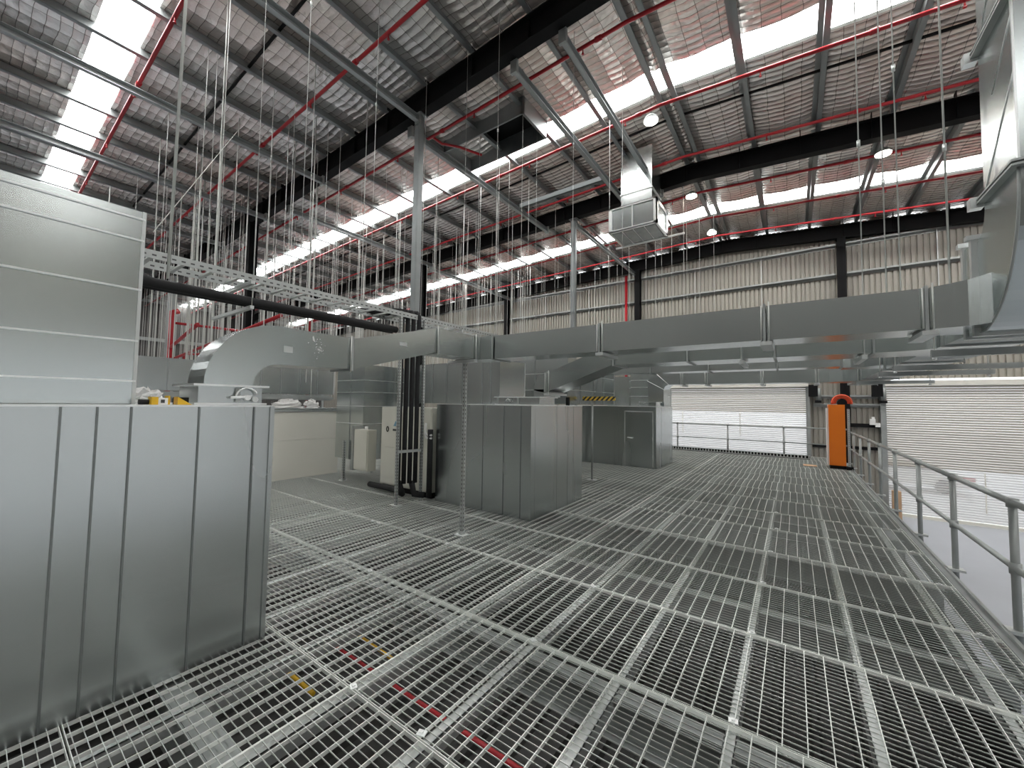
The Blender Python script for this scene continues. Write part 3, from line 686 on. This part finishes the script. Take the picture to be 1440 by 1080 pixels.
for x in (-.45, .55):
    MB().tube([(x, y0-.03, 2.06), (x, y0-.03, 2.7)], .006, 6).build('hanger_rod', ROD, t)
    B(x-.02, x+.02, y0-.06, y1+.06, 2.06, 2.10).build('hanger_bracket', ZINC, t)
# branch duct 3 (y = 10)
t = thing('branch_duct', 'third and farthest galvanised duct with a mitred elbow off the far box', 'duct', (-1, 10.2, 2.1))
y0, y1 = 10.15, 10.65
prof = [(-2.80, 1.69), (-2.80, 1.86), (-3.02, 2.20), (-2.82, 2.39), (-2.22, 2.44), (-2.22, 2.12), (-2.50, 2.12), (-2.55, 2.05), (-2.47, 1.86), (-2.47, 1.69)]
prof = [(-3.0, 1.69), (-3.0, 1.95), (-3.02, 2.22), (-2.80, 2.40), (-2.22, 2.45), (-2.22, 2.12), (-2.5, 2.12), (-2.58, 2.08), (-2.62, 2.0), (-2.62, 1.69)]
MB().prism([(x, y0, z) for x, z in prof], y1-y0, (0, 1, 0)).build('duct_elbow', GALV2, t)
MB().tube([(-3.02, y0-.005, 2.22), (-2.62, y0-.005, 2.0)], .008, 6).tube([(-2.80, y0-.005, 2.40), (-2.5, y0-.005, 2.12)], .008, 6).build('mitre_seam', BRIGHT, t)
jj = [-2.20, -1.66, -.55, .40]
for x in jj: flange_x(t, x, y0, y1, 2.12, 2.44)
for a, c in zip(jj[:-1], jj[1:]): B(a+.014, c-.014, y0, y1, 2.12, 2.44).build('duct_section', GALV2, t)
MB().loft([[(x, y, 2.12), (x, y1, 2.12), (x, y1, 2.44), (x, y, 2.44)] for x, y in ((.414, y0), (.6, y0), (.8, y0-.1), (1.0, y0-.4))]).build('duct_elbow', GALV2, t)
# branch duct 4 behind
t = thing('branch_duct', 'slim galvanised duct between the second and third ducts', 'duct', (-.5, 7.6, 2.1))
y0, y1 = 7.6, 8.0
jj = [-3.77, -2.2, -1.2, -.2, .6]
for x in jj[1:]: flange_x(t, x, y0, y1, 2.22, 2.46, legs=False)
for a, c in zip(jj[:-1], jj[1:]): B(a+.014, c-.014, y0, y1, 2.22, 2.46).build('duct_section', GALV2, t)
MB().loft([[(x, y, 2.2), (x, y1, 2.2), (x, y1, 2.46), (x, y, 2.46)] for x, y in ((.614, y0), (.7, y0), (.85, y0-.05), (1.0, y0-.25))]).build('duct_elbow', GALV2, t)

# trunk duct along Y with riser
t = thing('trunk_duct', 'wide galvanised trunk duct running away along the right side', 'duct', (1.22, 8, 2.1))
tx0, tx1 = 1.0, 1.46
jy = [4.06, 4.62, 6.15, 7.1, 9.3, 11.4]
for a, c in zip(jy[:-1], jy[1:]): B(tx0, tx1, a+.014, c-.014, 2.12, 2.40).build('duct_section', GALV2, t)
for y in jy[1:]: flange_y(t, y, tx0, tx1, 2.12, 2.40)
for i, (y, xe) in enumerate(((4.62, 2.2), (6.15, 2.05), (7.1, 1.95), (9.3, 1.9))):
    h = thing('trapeze_hanger', ('channel hanger under the trunk duct, nearest to the camera', 'channel hanger under the trunk duct, second from the camera', 'channel hanger under the trunk duct, third from the camera', 'channel hanger under the trunk duct, farthest from the camera')[i], 'hanger', (1.3, y, 2.05))
    MB().box(.93, xe, y-.02, y+.02, 2.03, 2.085).build('channel', ZINCD, h)
    MB().tube([(.95, y, 2.0), (.95, y, 2.5)], .006, 6).build('rod', ROD, h)
    MB().tube([(xe-.05, y, 2.0), (xe-.05, y, 2.5)], .006, 6).build('rod', ROD, h)
    MB().tube([(.95, y, 2.005), (.95, y, 2.025)], .016, 6).build('nut', BRIGHT, h); MB().tube([(xe-.05, y, 2.005), (xe-.05, y, 2.025)], .016, 6).build('nut', BRIGHT, h)
t = thing('riser_duct', 'big vertical galvanised riser duct at the right edge with curved elbow', 'duct', (1.35, 3.5, 2.1))
rx0, rx1 = 1.0, 1.70; ya, yb = 3.22, 3.68
# elbow: heel curve from (ya,2.9) to (3.82,2.10); throat from (yb,2.9) to (3.82,2.70)
heel = arc((3.82, 2.90), .60, 180, 270, 16); heel = [(y, 2.90-(2.90-z)*.8/.6) for y, z in heel]
thr = arc((3.82, 2.90), .14, 180, 270, 16); thr = [(y, 2.90-(2.90-z)*.2/.14) for y, z in thr]
mb = MB(); mb.loft([[(rx0, *h), (rx1, *h), (rx1, *q), (rx0, *q)] for h, q in zip(heel, thr)]); 
mb.build('duct_elbow', GALV2, t)
MB().tube([(rx0, *h) for h in heel], .007, 6).build('elbow_seam', ZINCD, t)
# outlet frame and transition to trunk
MB().box(rx0-.03, rx1+.03, 3.82, 3.86, 2.08, 2.72).build('outlet_flange', ZINC, t)
MB().box(rx0-.02, rx1, 3.86, 3.98, 2.10, 2.70).build('flexible_collar', GALV2, t)
MB().box(rx0-.03, rx1+.03, 3.98, 4.02, 2.08, 2.72).build('outlet_flange', ZINC, t)
for y in (3.83, 3.99): MB().box(rx0-.05, rx0+.02, y-.015, y+.035, 2.72, 2.75).build('flange_clamp', BRIGHT, t)
MB().hexa([(rx0, 4.02, 2.12), (rx1, 4.02, 2.12), (tx1, 4.06, 2.12), (tx0, 4.06, 2.12), (rx0, 4.02, 2.68), (rx1, 4.02, 2.68), (tx1, 4.06, 2.45), (tx0, 4.06, 2.45)]).build('transition', GALV2, t)
for a, c in ((2.93, 3.86), (3.90, 4.9), (4.94, 6.2)):
    B(rx0, rx1, ya, yb, a, c).build('duct_section', GALV2, t)
    MB().tube([(rx0-.001, ya, a+(c-a)*.55), (rx0-.001, yb-.05, a+.06)], .004, 6).build('cross_break', BRIGHT, t)
    MB().tube([(rx0-.001, ya, a+(c-a)*.9), (rx0-.001, ya+.28, a+(c-a)*.6)], .003, 6).build('cross_break', BRIGHT, t)
    MB().box(rx0-.003, rx0+.006, ya-.004, ya+.008, a, c).build('corner_seam', BRIGHT, t)
for z in (2.9, 3.86, 4.9, 6.2):
    MB().box(rx0-.035, rx1+.035, ya-.035, yb+.035, z, z+.012).box(rx0-.035, rx1+.035, ya-.035, yb+.035, z+.024, z+.036).box(rx0-.015, rx1+.015, ya-.015, yb+.015, z+.012, z+.024).build('flange', ZINCD, t)
    MB().box(rx0-.06, rx0+.0, yb+.0, yb+.06, z-.02, z+.05).build('flange_clamp', BRIGHT, t)

# rods at the right
for i, (x, zb) in enumerate(((.44, 2.42), (.57, 2.42), (.645, 2.42), (.888, 2.46))):
    lab = ('first', 'second', 'third', 'fourth')[i]+' from left of the four long hanger rods above the nearest duct at right'
    h = thing('hanger_rod', lab, 'rod', (x, 3.9, zb))
    zt = rz(x, 8.4)
    MB().tube([(x, 3.9, zb), (x, 3.9, zt)], .0045 if i != 3 else .006, 6).build('rod', ROD, h)
    zc = (3.6, 3.25, 4.1, 3.4)[i]
    MB().tube([(x, 3.9, zc), (x, 3.9, zc+.05)], .011, 8).build('coupling', BRIGHT, h)
# support posts under the ducts
def upost(x, y, z1, lab, w=.04, m=None):
    h = thing('support_post', lab, 'post', (x, y, 0))
    mb = MB().box(x-w/2, x+w/2, y-w/2, y-w/2+.004, .01, z1).box(x-w/2, x-w/2+.004, y-w/2, y+w/2, .01, z1).box(x+w/2-.004, x+w/2, y-w/2, y+w/2, .01, z1)
    mb.build('channel', m or SLOTZ, h, loc=(x, y, 0))
    B(x-.075, x+.075, y-.06, y+.06, .0, .01).build('base_plate', BRIGHT, h)
    B(x-w*.7, x+w*.7, y-w*.7, y+w*.7, .01, .05).build('foot_bracket', ZINC, h)
    return h
h = upost(-3.29, 3.60, 2.09, 'slotted steel support post holding up the duct in the middle')
B(-3.56, -3.12, 3.57, 3.63, 2.09, 2.125).build('cross_arm', ZINC, h)
upost(-7.39, 4.82-.28, .80, 'short slotted post stub in front of the duct tower', .05)
# pipe support frame
h = thing('pipe_frame', 'slotted steel frame with two legs carrying the black vertical pipes', 'frame', (-4.95, 4.2, 0))
for (x, y, zt) in ((-5.02, 3.98, 3.03), (-4.93, 4.39, 2.95)):
    MB().box(-.02, .02, -.02, -.016, .01, zt).box(-.02, -.016, -.02, .02, .01, zt).box(.016, .02, -.02, .02, .01, zt).build('leg', SLOTZ, h).location = (x+4.95, y-4.2, 0)
    B(x-.09, x+.09, y-.06, y+.06, 0, .01).build('base_plate', BRIGHT, h)
MB().hexa([(-5.03, 3.97, .80), (-4.99, 3.97, .80), (-4.91, 4.40, .80), (-4.95, 4.40, .80), (-5.03, 3.97, .84), (-4.99, 3.97, .84), (-4.91, 4.40, .84), (-4.95, 4.40, .84)]).build('cross_rail', SLOTZ, h)
MB().box(-5.75, -5.0, 3.96, 4.0, 2.99, 3.03).build('head_rail', ZINC, h)
MB().box(-5.75, -5.0, 3.96, 4.0, 2.56, 2.60).build('head_rail', ZINC, h)
# black insulated pipes: along the ladder then down
vp = [(-5.02, 4.06), (-4.99, 4.15), (-4.96, 4.24), (-4.93, 4.33)]
labs = ('nearest to the camera', 'second from the camera', 'third from the camera', 'farthest from the camera')
for i, (x, y) in enumerate(vp):
    r = .036; xx = x-.07
    pts = [(xx-.42, y-.55, 3.02), (xx-.22, y-.22, 3.03), (xx-.12, y-.06, 3.07), (xx-.05, y, 3.07), (xx, y, 3.0), (xx, y, 2.90), (xx, y, .95), (xx, y, .30)]
    tag(MB().tube(pts, r, 10).build('insulated_pipe', RUBBER), 'black insulated pipe bending down the slotted frame, '+labs[i], 'pipe')
for i, (dx, lab) in enumerate(((0, 'outer'), (.11, 'inner'))):
    tag(MB().tube([(-5.22+dx, .2, 2.735), (-5.20+dx, 3.95, 2.735)], .05, 10).build('insulated_pipe', RUBBER), 'straight black insulated pipe running below the cable ladder, '+lab+' one of two', 'pipe')
for i, (p, lab) in enumerate((([( -5.12, 4.1, .32), (-5.15, 4.2, .12), (-5.7, 4.45, .08), (-6.45, 4.5, .06)], 'black hose lying along the foot of the silver cabinet'), ([(-5.05, 4.3, .32), (-4.98, 4.3, .12), (-4.88, 4.42, .10)], 'short black hose curling at the foot of the slotted frame'))):
    tag(MB().tube(p, .05, 10).build('insulated_pipe', RUBBER), lab, 'pipe')
tag(MB().tube([(-4.85, 4.5, .05), (-4.85, 4.5, 1.15)], .045, 8).build('insulated_pipe', RUBBER), 'black upright pipe in the gap left of the middle box', 'pipe')
h = thing('elbow_pipes', 'pair of pale curved pipe elbows beside the middle box', 'pipe', (-4.9, 4.5, 1.1))
for dz in (0, .05): MB().tube([(-4.98, 4.52, 1.25-dz), (-4.97, 4.50, 1.12-dz), (-4.92, 4.48, 1.06-dz), (-4.80, 4.48, 1.06-dz)], .018, 8).build('pipe', WHITE, h)

# ladder cable tray along Y
h = thing('cable_ladder', 'perforated steel cable ladder running above the curved duct', 'cable tray', (-5, 4, 2.98))
for x in (-5.0, -5.42):
    MB().box(-.004, .004, -3.8, 6.0, -.035, .045).box(-.02, .0, -3.8, 6, .038, .045).build('side_rail', SLOTY, h).location = (x+5, 0, 0)
y = .25
while y < 9.9:
    MB().box(-5.42, -5.0, y-.018, y+.018, 2.955, 2.975).build('rung', ZINC, h); y += .25
for i, y in enumerate((1.85, 5.3, 7.8)):
    g = thing('trapeze_hanger', 'channel hanger carrying the cable ladder, '+('nearest one', 'middle one', 'farthest one')[i], 'hanger', (-5.2, y, 2.9))
    MB().box(-6.1, -4.93, y-.02, y+.02, 2.90, 2.94).build('channel', ZINC, g)
    if i == 0: MB().box(-6.1, -4.93, y-.02, y+.02, 2.62, 2.655).build('channel', ZINC, g)
    MB().tube([(-4.94, y, 2.60), (-4.94, y, rz(-5, 8.4))], .003, 6).build('rod', ROD, g)
    MB().tube([(-6.08, y, 2.60), (-6.08, y, rz(-6, 8.4))], .006, 6).build('rod', ROD, g)

# near thick conduit pole + diagonal brace
tag(MB().tube([(-3.6, .812, 2.45), (-3.6, .840, 8.3)], .010, 8).build('conduit_pole', ROD), 'thick pale vertical conduit rising above the near tower', 'pipe')
tag(MB().tube([(-3.5, .70, 2.72), (-6.6, 2.2, 5.6)], .003, 6).build('brace_rod', ROD), 'thin diagonal brace rod behind the corner of the near tower', 'rod')

# ================================================================== HANGER ROD FOREST
rm = {}
def rodmesh(r):
    if r not in rm:
        mb = MB().tube([(0, 0, 0), (0, 0, 1)], r, 5, caps=False); rm[r] = mb.mesh('rod', ROD)
    return rm[r]
cells = []
nx, ny = 23, 13
for i in range(nx):
    for jy_ in range(ny):
        x = -6.3-i*1.12; y = 2.6+jy_*1.18
        cells.append((x+random.uniform(-.45, .45), y+random.uniform(-.45, .45)))
random.shuffle(cells)
n = 0
for (x, y) in cells:
    if -7.0 < x < -4.2 and y < 6.6: continue
    if n >= 285: break
    r = random.choice((.005, .006, .007, .010, .016 if x < -12 else .007))
    x = min(xs, key=lambda q: abs(q-x)); zb = 2.5 if y < 9 else 2.45
    if x < -9.7: zb = random.choice((1.7, 1.7, 2.2))
    o = link('hanger_rod', rodmesh(r)); zt = rz(x, 8.45)
    o.location = (x, y, zb); o.scale = (1, 1, zt-zb)
    tag(o, 'thin galvanised hanger rod in the crowd of rods under the left roof', 'rod', 'hanger rods crowded under the roof left of centre'); n += 1
extra = MB()
for k in range(220):
    x = random.uniform(-31, -9); y = random.uniform(3, 17.5)
    extra.tube([(x, y, random.choice((1.7, 2.0, 2.6))), (x, y, rz(x, 8.42))], random.choice((.007, .009, .013)), 4, caps=False)
tag(extra.build('hanger_rods', ROD), 'remaining thin hanger rods densely crowded in the far left roof', 'rods', kind='stuff')
# nearer individually visible rods (from pixel studies)
near = [(-4.6, 2.2, 3.0, 'long hanger rod just right of the thick conduit above the cable ladder'), (-5.3, 3.6, 3.05, 'long hanger rod over the cable ladder left of the near grey column'),
        (-4.4, 6.4, 2.5, 'long hanger rod just right of the near grey column'), (-4.1, 5.2, 2.45, 'long hanger rod over the duct corner in the middle'),
        (-3.2, 6.3, 2.45, 'hanger rod standing left of the slim column near the roof hatch'), (-2.75, 7.6, 2.5, 'hanger rod left of the air outlet box, front one'), (-3.3, 8.3, 2.5, 'hanger rod left of the air outlet box, back one')]
for x, y, zb, lab in near:
    zt = rz(x, 8.57); g = thing('hanger_rod', lab, 'rod', (x, y, zb))
    MB().tube([(x, y, zb), (x, y, zt)], .0042, 6).build('rod', ROD, g)
    MB().tube([(x, y, zt-2.2), (x, y, zt-2.15)], .013, 8).build('coupling', BRIGHT, g)
# short rods seen below outlet box
for k in range(9):
    x = -4.3+.28*k; y = 12.5+(k % 3)*.9
    o = link('hanger_rod', rodmesh(.008)); o.location = (x, y, 2.5); o.scale = (1, 1, rz(x, 8.57)-2.5)
    tag(o, 'pale hanger rod in the row below the air outlet box', 'rod', 'hanger rods below the air outlet box')

# ================================================================== AIR OUTLET BOX
t = thing('air_outlet_box', 'pale square air outlet box hanging on a short duct from the roof', 'air outlet', (-3.35, 10.5, 6.25))
x0, x1, y0, y1, z0, z1 = -4.0, -2.72, 10.0, 11.05, 6.23, 6.90
B(x0+.03, x1-.03, y0+.03, y1-.03, z0+.03, z1-.02).build('body', GALV2, t)
e = .09
def frame(mb, face):
    if face == 'Y':
        mb.box(x0, x0+e, y0, y0+.03, z0, z1).box(x1-e, x1, y0, y0+.03, z0, z1).box(x0, x1, y0, y0+.03, z0, z0+.06).box(x0, x1, y0, y0+.03, z1-.04, z1).box((x0+x1)/2-.01, (x0+x1)/2+.01, y0, y0+.03, z0, z1)
    if face == 'X':
        mb.box(x1-.03, x1, y0, y0+.12, z0, z1).box(x1-.03, x1, y1-.12, y1, z0, z1).box(x1-.03, x1, y0, y1, z0, z0+.1).box(x1-.03, x1, y0, y1, z1-.1, z1)
    return mb
frame(MB(), 'Y').build('front_frame', BRIGHT, t); frame(MB(), 'X').build('side_frame', BRIGHT, t)
B(x0, x1, y0, y1, z1-.02, z1).build('top_sheet', BRIGHT, t)
mb = MB().box(x0, x1, y0, y0+.05, z0-.01, z0+.03).box(x0, x1, y1-.05, y1, z0-.01, z0+.03).box(x0, x0+.05, y0, y1, z0-.01, z0+.03).box(x1-.05, x1, y0, y1, z0-.01, z0+.03)
mb.build('bottom_frame', BRIGHT, t)
for k in range(4):
    a = x0+.08+k*.29
    MB().box(a, a+.25, y0+.1, y1-.1, z0-.005, z0+.028).build('louvre_panel', ZINCD, t)
    for q in range(8): 
        pass
    MB().box(a-.02, a-.005, y0+.05, y1-.05, z0-.02, z0).build('louvre_bar', BRIGHT, t)
B(-3.70, -2.88, 10.12, 10.92, z1, 7.25).build('neck_duct', GALV2, t)
B(-3.72, -2.86, 10.10, 10.94, 7.24, 7.27).build('neck_flange', ZINC, t)
B(-3.70, -2.88, 10.12, 10.92, 7.27, 8.4).build('neck_duct', GALV2, t)
tag(MB().tube([(-4.2, 11.08, 6.22), (-2.3, 11.08, 6.24)], .03, 8).build('support_tube', WHITE), 'pale horizontal tube under the back edge of the air outlet box', 'pipe')

# ================================================================== LEFT BACKGROUND EQUIPMENT
t = thing('cold_room_wall', 'low white insulated panel wall right of the near box', 'wall panel', (-8.4, 4, 0))
for a, c in ((1.6, 3.3), (3.305, 4.98)):
    for z0, z1 in ((0.0, .78), (.783, 1.36)):
        B(-8.45, -8.35, a, c, z0, z1).build('wall_panel', CREAM, t)
B(-8.5, -8.33, 1.6, 4.98, 1.36, 1.40).build('cap_flashing', ZINCD, t)
B(-9.2, -8.4, 1.6, 6.2, 1.40, 1.43).build('roof_sheet', GALV, t)
# long dark channel above
t = thing('support_channel', 'dark grey channel above the white wall carrying crumpled film', 'beam', (-8.6, 3.5, 1.6))
MB().box(-8.75, -8.65, 1.2, 5.0, 1.62, 1.68).box(-8.75, -8.74, 1.2, 5.0, 1.60, 1.72).build('channel', ZINCD, t)
for y in (2.6, 4.5): MB().tube([(-8.7, y, 1.43), (-8.7, y, 2.4)], .008, 6).build('rod', ROD, t)
def crumple(x, y, z, sx, sy, sz, lab, seed):
    rr = random.Random(seed); mb = MB(); n, m = 12, 9
    for j in range(m+1):
        th = math.pi/2*j/m
        for i in range(n):
            a = 2*math.pi*i/n; q = 1+rr.uniform(-.28, .28)
            mb.v.append((x+sx*q*math.cos(a)*math.cos(th), y+sy*q*math.sin(a)*math.cos(th), z+sz*q*math.sin(th)))
    for j in range(m):
        for i in range(n):
            a = j*n+i; b_ = j*n+(i+1) % n; mb.f.append((a, b_, b_+n, a+n)); mb.sm.append(False)
    tag(mb.build('crumpled_film', CRINK), lab, 'plastic film')
crumple(-8.55, 3.95, 1.43, .12, .33, .17, 'crumpled white plastic film on the left of the channel above the white wall', 1)
crumple(-8.55, 4.45, 1.43, .12, .15, .17, 'smaller crumpled white plastic film just right of the larger one', 2)
crumple(-3.9, .80, 1.562, .10, .10, .10, 'shiny bundle of wrap behind the yellow tool on the near box', 3)
crumple(-4.4, 6.0, 1.577, .5, .4, .06, 'loose white film behind the middle box top', 4)
# wall mounted box
t = thing('electrical_enclosure', 'pale wall mounted enclosure left of the tall silver cabinet', 'electrical box', (-6.6, 4.7, .3))
B(-6.86, -6.42, 4.42, 4.60, .30, 1.06).build('body', CABM, t); B(-6.84, -6.44, 4.405, 4.42, .32, 1.04).build('door_panel', CABM, t)
B(-6.93, -6.86, 4.40, 4.62, .28, 1.12).build('side_rail', ZINCD, t); MB().tube([(-6.6, 4.5, 1.06), (-6.6, 4.5, 1.12)], .03, 8).build('cable_gland', WHITE, t)
# control cabinet
t = thing('control_cabinet', 'tall silver control cabinet with a small blue emblem behind the black pipes', 'cabinet', (-5.6, 4.9, .08))
B(-6.22, -4.88, 4.56, 5.2, .10, 1.50).build('body', CABM, t)
B(-6.20, -5.62, 4.545, 4.56, .78, 1.48).build('upper_door', CABM, t); B(-6.20, -5.62, 4.545, 4.56, .12, .77).build('lower_door', CABM, t)
B(-5.60, -4.90, 4.545, 4.56, .12, 1.48).build('right_door', CABM, t)
B(-6.2, -4.9, 4.6, 5.18, 0.0, .10).build('plinth', BLACK, t)
MB().tube([(-6.02+.028*math.cos(a), 4.54, 1.10+.045*math.sin(a)) for a in [2*math.pi*k/12 for k in range(13)]], .008, 6).build('lock', BLACK, t)
MB().prism([(-5.86, 4.544, 1.16), (-5.70, 4.544, 1.16), (-5.74, 4.544, 1.24), (-5.80, 4.544, 1.25)], .003, (0, -1, 0)).build('emblem', BLUE, t)
for k in range(6): B(-5.87+.036*k, -5.842+.036*k, 4.541, 4.545, 1.075, 1.11).build('emblem_lettering', PRINT, t)
B(-5.78, -5.70, 4.541, 4.545, .99, 1.03).build('rating_plate', ZINC, t)
# hazard bar stand
t = thing('barrier_stand', 'thin post topped by a black and yellow striped bar', 'barrier', (-3.5, 7.86, 0))
MB().tube([(-3.5, 7.86, .01), (-3.5, 7.86, 1.67)], .022, 8).build('post', ZINCD, t); B(-3.6, -3.4, 7.78, 7.94, 0, .012).build('base_plate', BRIGHT, t)
B(-3.72, -2.99, 7.84, 7.88, 1.685, 1.77).build('striped_bar', HAZ, t); B(-3.55, -3.45, 7.88, 7.9, 1.60, 1.72).build('bracket', ZINCD, t)
B(-3.79, -3.73, 7.2, 7.26, 1.55, 1.74).build('end_bracket', BLACK, t)
# tools on near box
for i, (y, lab) in enumerate(((.675, 'yellow clamp tool with a white label on top of the near box'), (.80, 'yellow wedge tool with black back next to the damper'))):
    t = thing('clamp_tool', lab, 'tool', (-3.08, y, 1.561))
    if i == 0:
        B(-3.12, -3.04, y-.03, y, 1.562, 1.607).build('body', YELLOW, t); B(-3.115, -3.045, y, y+.045, 1.562, 1.602).build('label_block', WHITE, t)
        B(-3.044, -3.042, y+.012, y+.03, 1.572, 1.592).build('printed_code', PRINT, t); B(-3.115, -3.045, y+.045, y+.055, 1.562, 1.615).build('jaw', YELLOW, t)
    else:
        MB().prism([(-3.12, y-.035, 1.562), (-3.12, y+.035, 1.562), (-3.12, y-.035, 1.610)], .08, (1, 0, 0)).build('wedge', YELLOW, t)
        B(-3.16, -3.12, y-.03, y+.04, 1.562, 1.607).build('back', BLACK, t)
tag(MB().tube([(-3.1, .60, 1.577), (-3.1, .645, 1.577)], .016, 10).build('tool_grip', RUBBER), 'black tool grip lying beside the yellow clamp', 'tool')

# ================================================================== ORANGE CABINET
t = thing('orange_cabinet', 'tall narrow orange cabinet at the far corner of the platform', 'cabinet', (.94, 13.6, 0))
B(.76, 1.10, 13.45, 13.80, .09, 1.69).build('body', ORANGE, t); B(.775, 1.085, 13.44, 13.45, .11, 1.67).build('door_panel', ORANGE, t)
B(.77, 1.09, 13.47, 13.80, 0, .09).build('plinth', BLACK, t); B(.72, .76, 13.5, 13.8, .09, 1.6).build('side_strip', WHITE, t)
t = thing('support_post', 'slotted post standing right beside the orange cabinet', 'post', (1.17, 13.5, 0))
MB().box(1.14, 1.20, 13.48, 13.485, .08, 1.58).box(1.14, 1.145, 13.48, 13.53, .08, 1.58).box(1.195, 1.20, 13.48, 13.53, .08, 1.58).build('channel', SLOTZ, t, loc=(1.17, 13.5, 0))
B(1.1, 1.24, 13.4, 13.6, 0, .08).build('base_plate', BLACK, t)
t = thing('hose_reel', 'orange red coiled hose on top of the orange cabinet', 'hose reel', (1.02, 13.6, 1.70))
for k, (r, yy) in enumerate(((.20, 13.55), (.205, 13.60), (.20, 13.65), (.165, 13.575), (.165, 13.625), (.135, 13.6))):
    MB().tube([(1.05+r*math.cos(a), yy, 1.74+r*math.sin(a)) for a in [math.radians(-10+20*q) for q in range(11)]], .024, 8).build('hose_coil', HOSE if k != 4 else ORANGE, t)
MB().tube([(1.05, 13.53, 1.74), (1.05, 13.68, 1.74)], .10, 14).build('drum', BLACK, t)
tag(B(.2, .5, 13.55, 13.9, .003, .012).build('card_sheet', CARDB), 'flat piece of cardboard on the grating left of the orange cabinet', 'cardboard')
tag(B(2.52, 2.72, 17.3, 17.5, FZ, -1.0).build('carton', CARDB), 'brown carton standing at the foot of the right roller door jamb', 'carton')

# outside car seen through the perforated slats
t = thing('car', 'white car parked outside behind the right roller door', 'car', (3.6, 24, FZ))
prof = [(2.0, -1.75), (5.9, -1.75), (5.95, -1.35), (5.3, -1.2), (4.9, -.85), (3.2, -.82), (2.6, -1.15), (2.0, -1.2)]
MB().prism([(x, 24, z+.15) for x, z in prof], 1.7, (0, 1, 0)).build('car_body', WHITE, t)
MB().box(2.85, 4.9, 23.98, 24.0, -.98, -.72).build('side_window', BLACK, t)
for x in (2.75, 5.1): MB().tube([(x, 23.95, FZ+.28), (x, 24.2, FZ+.28)], .3, 16).build('wheel', RUBBER, t)
B(5.6, 5.95, 23.97, 24, -1.3, -1.15).build('tail_light', RED, t)
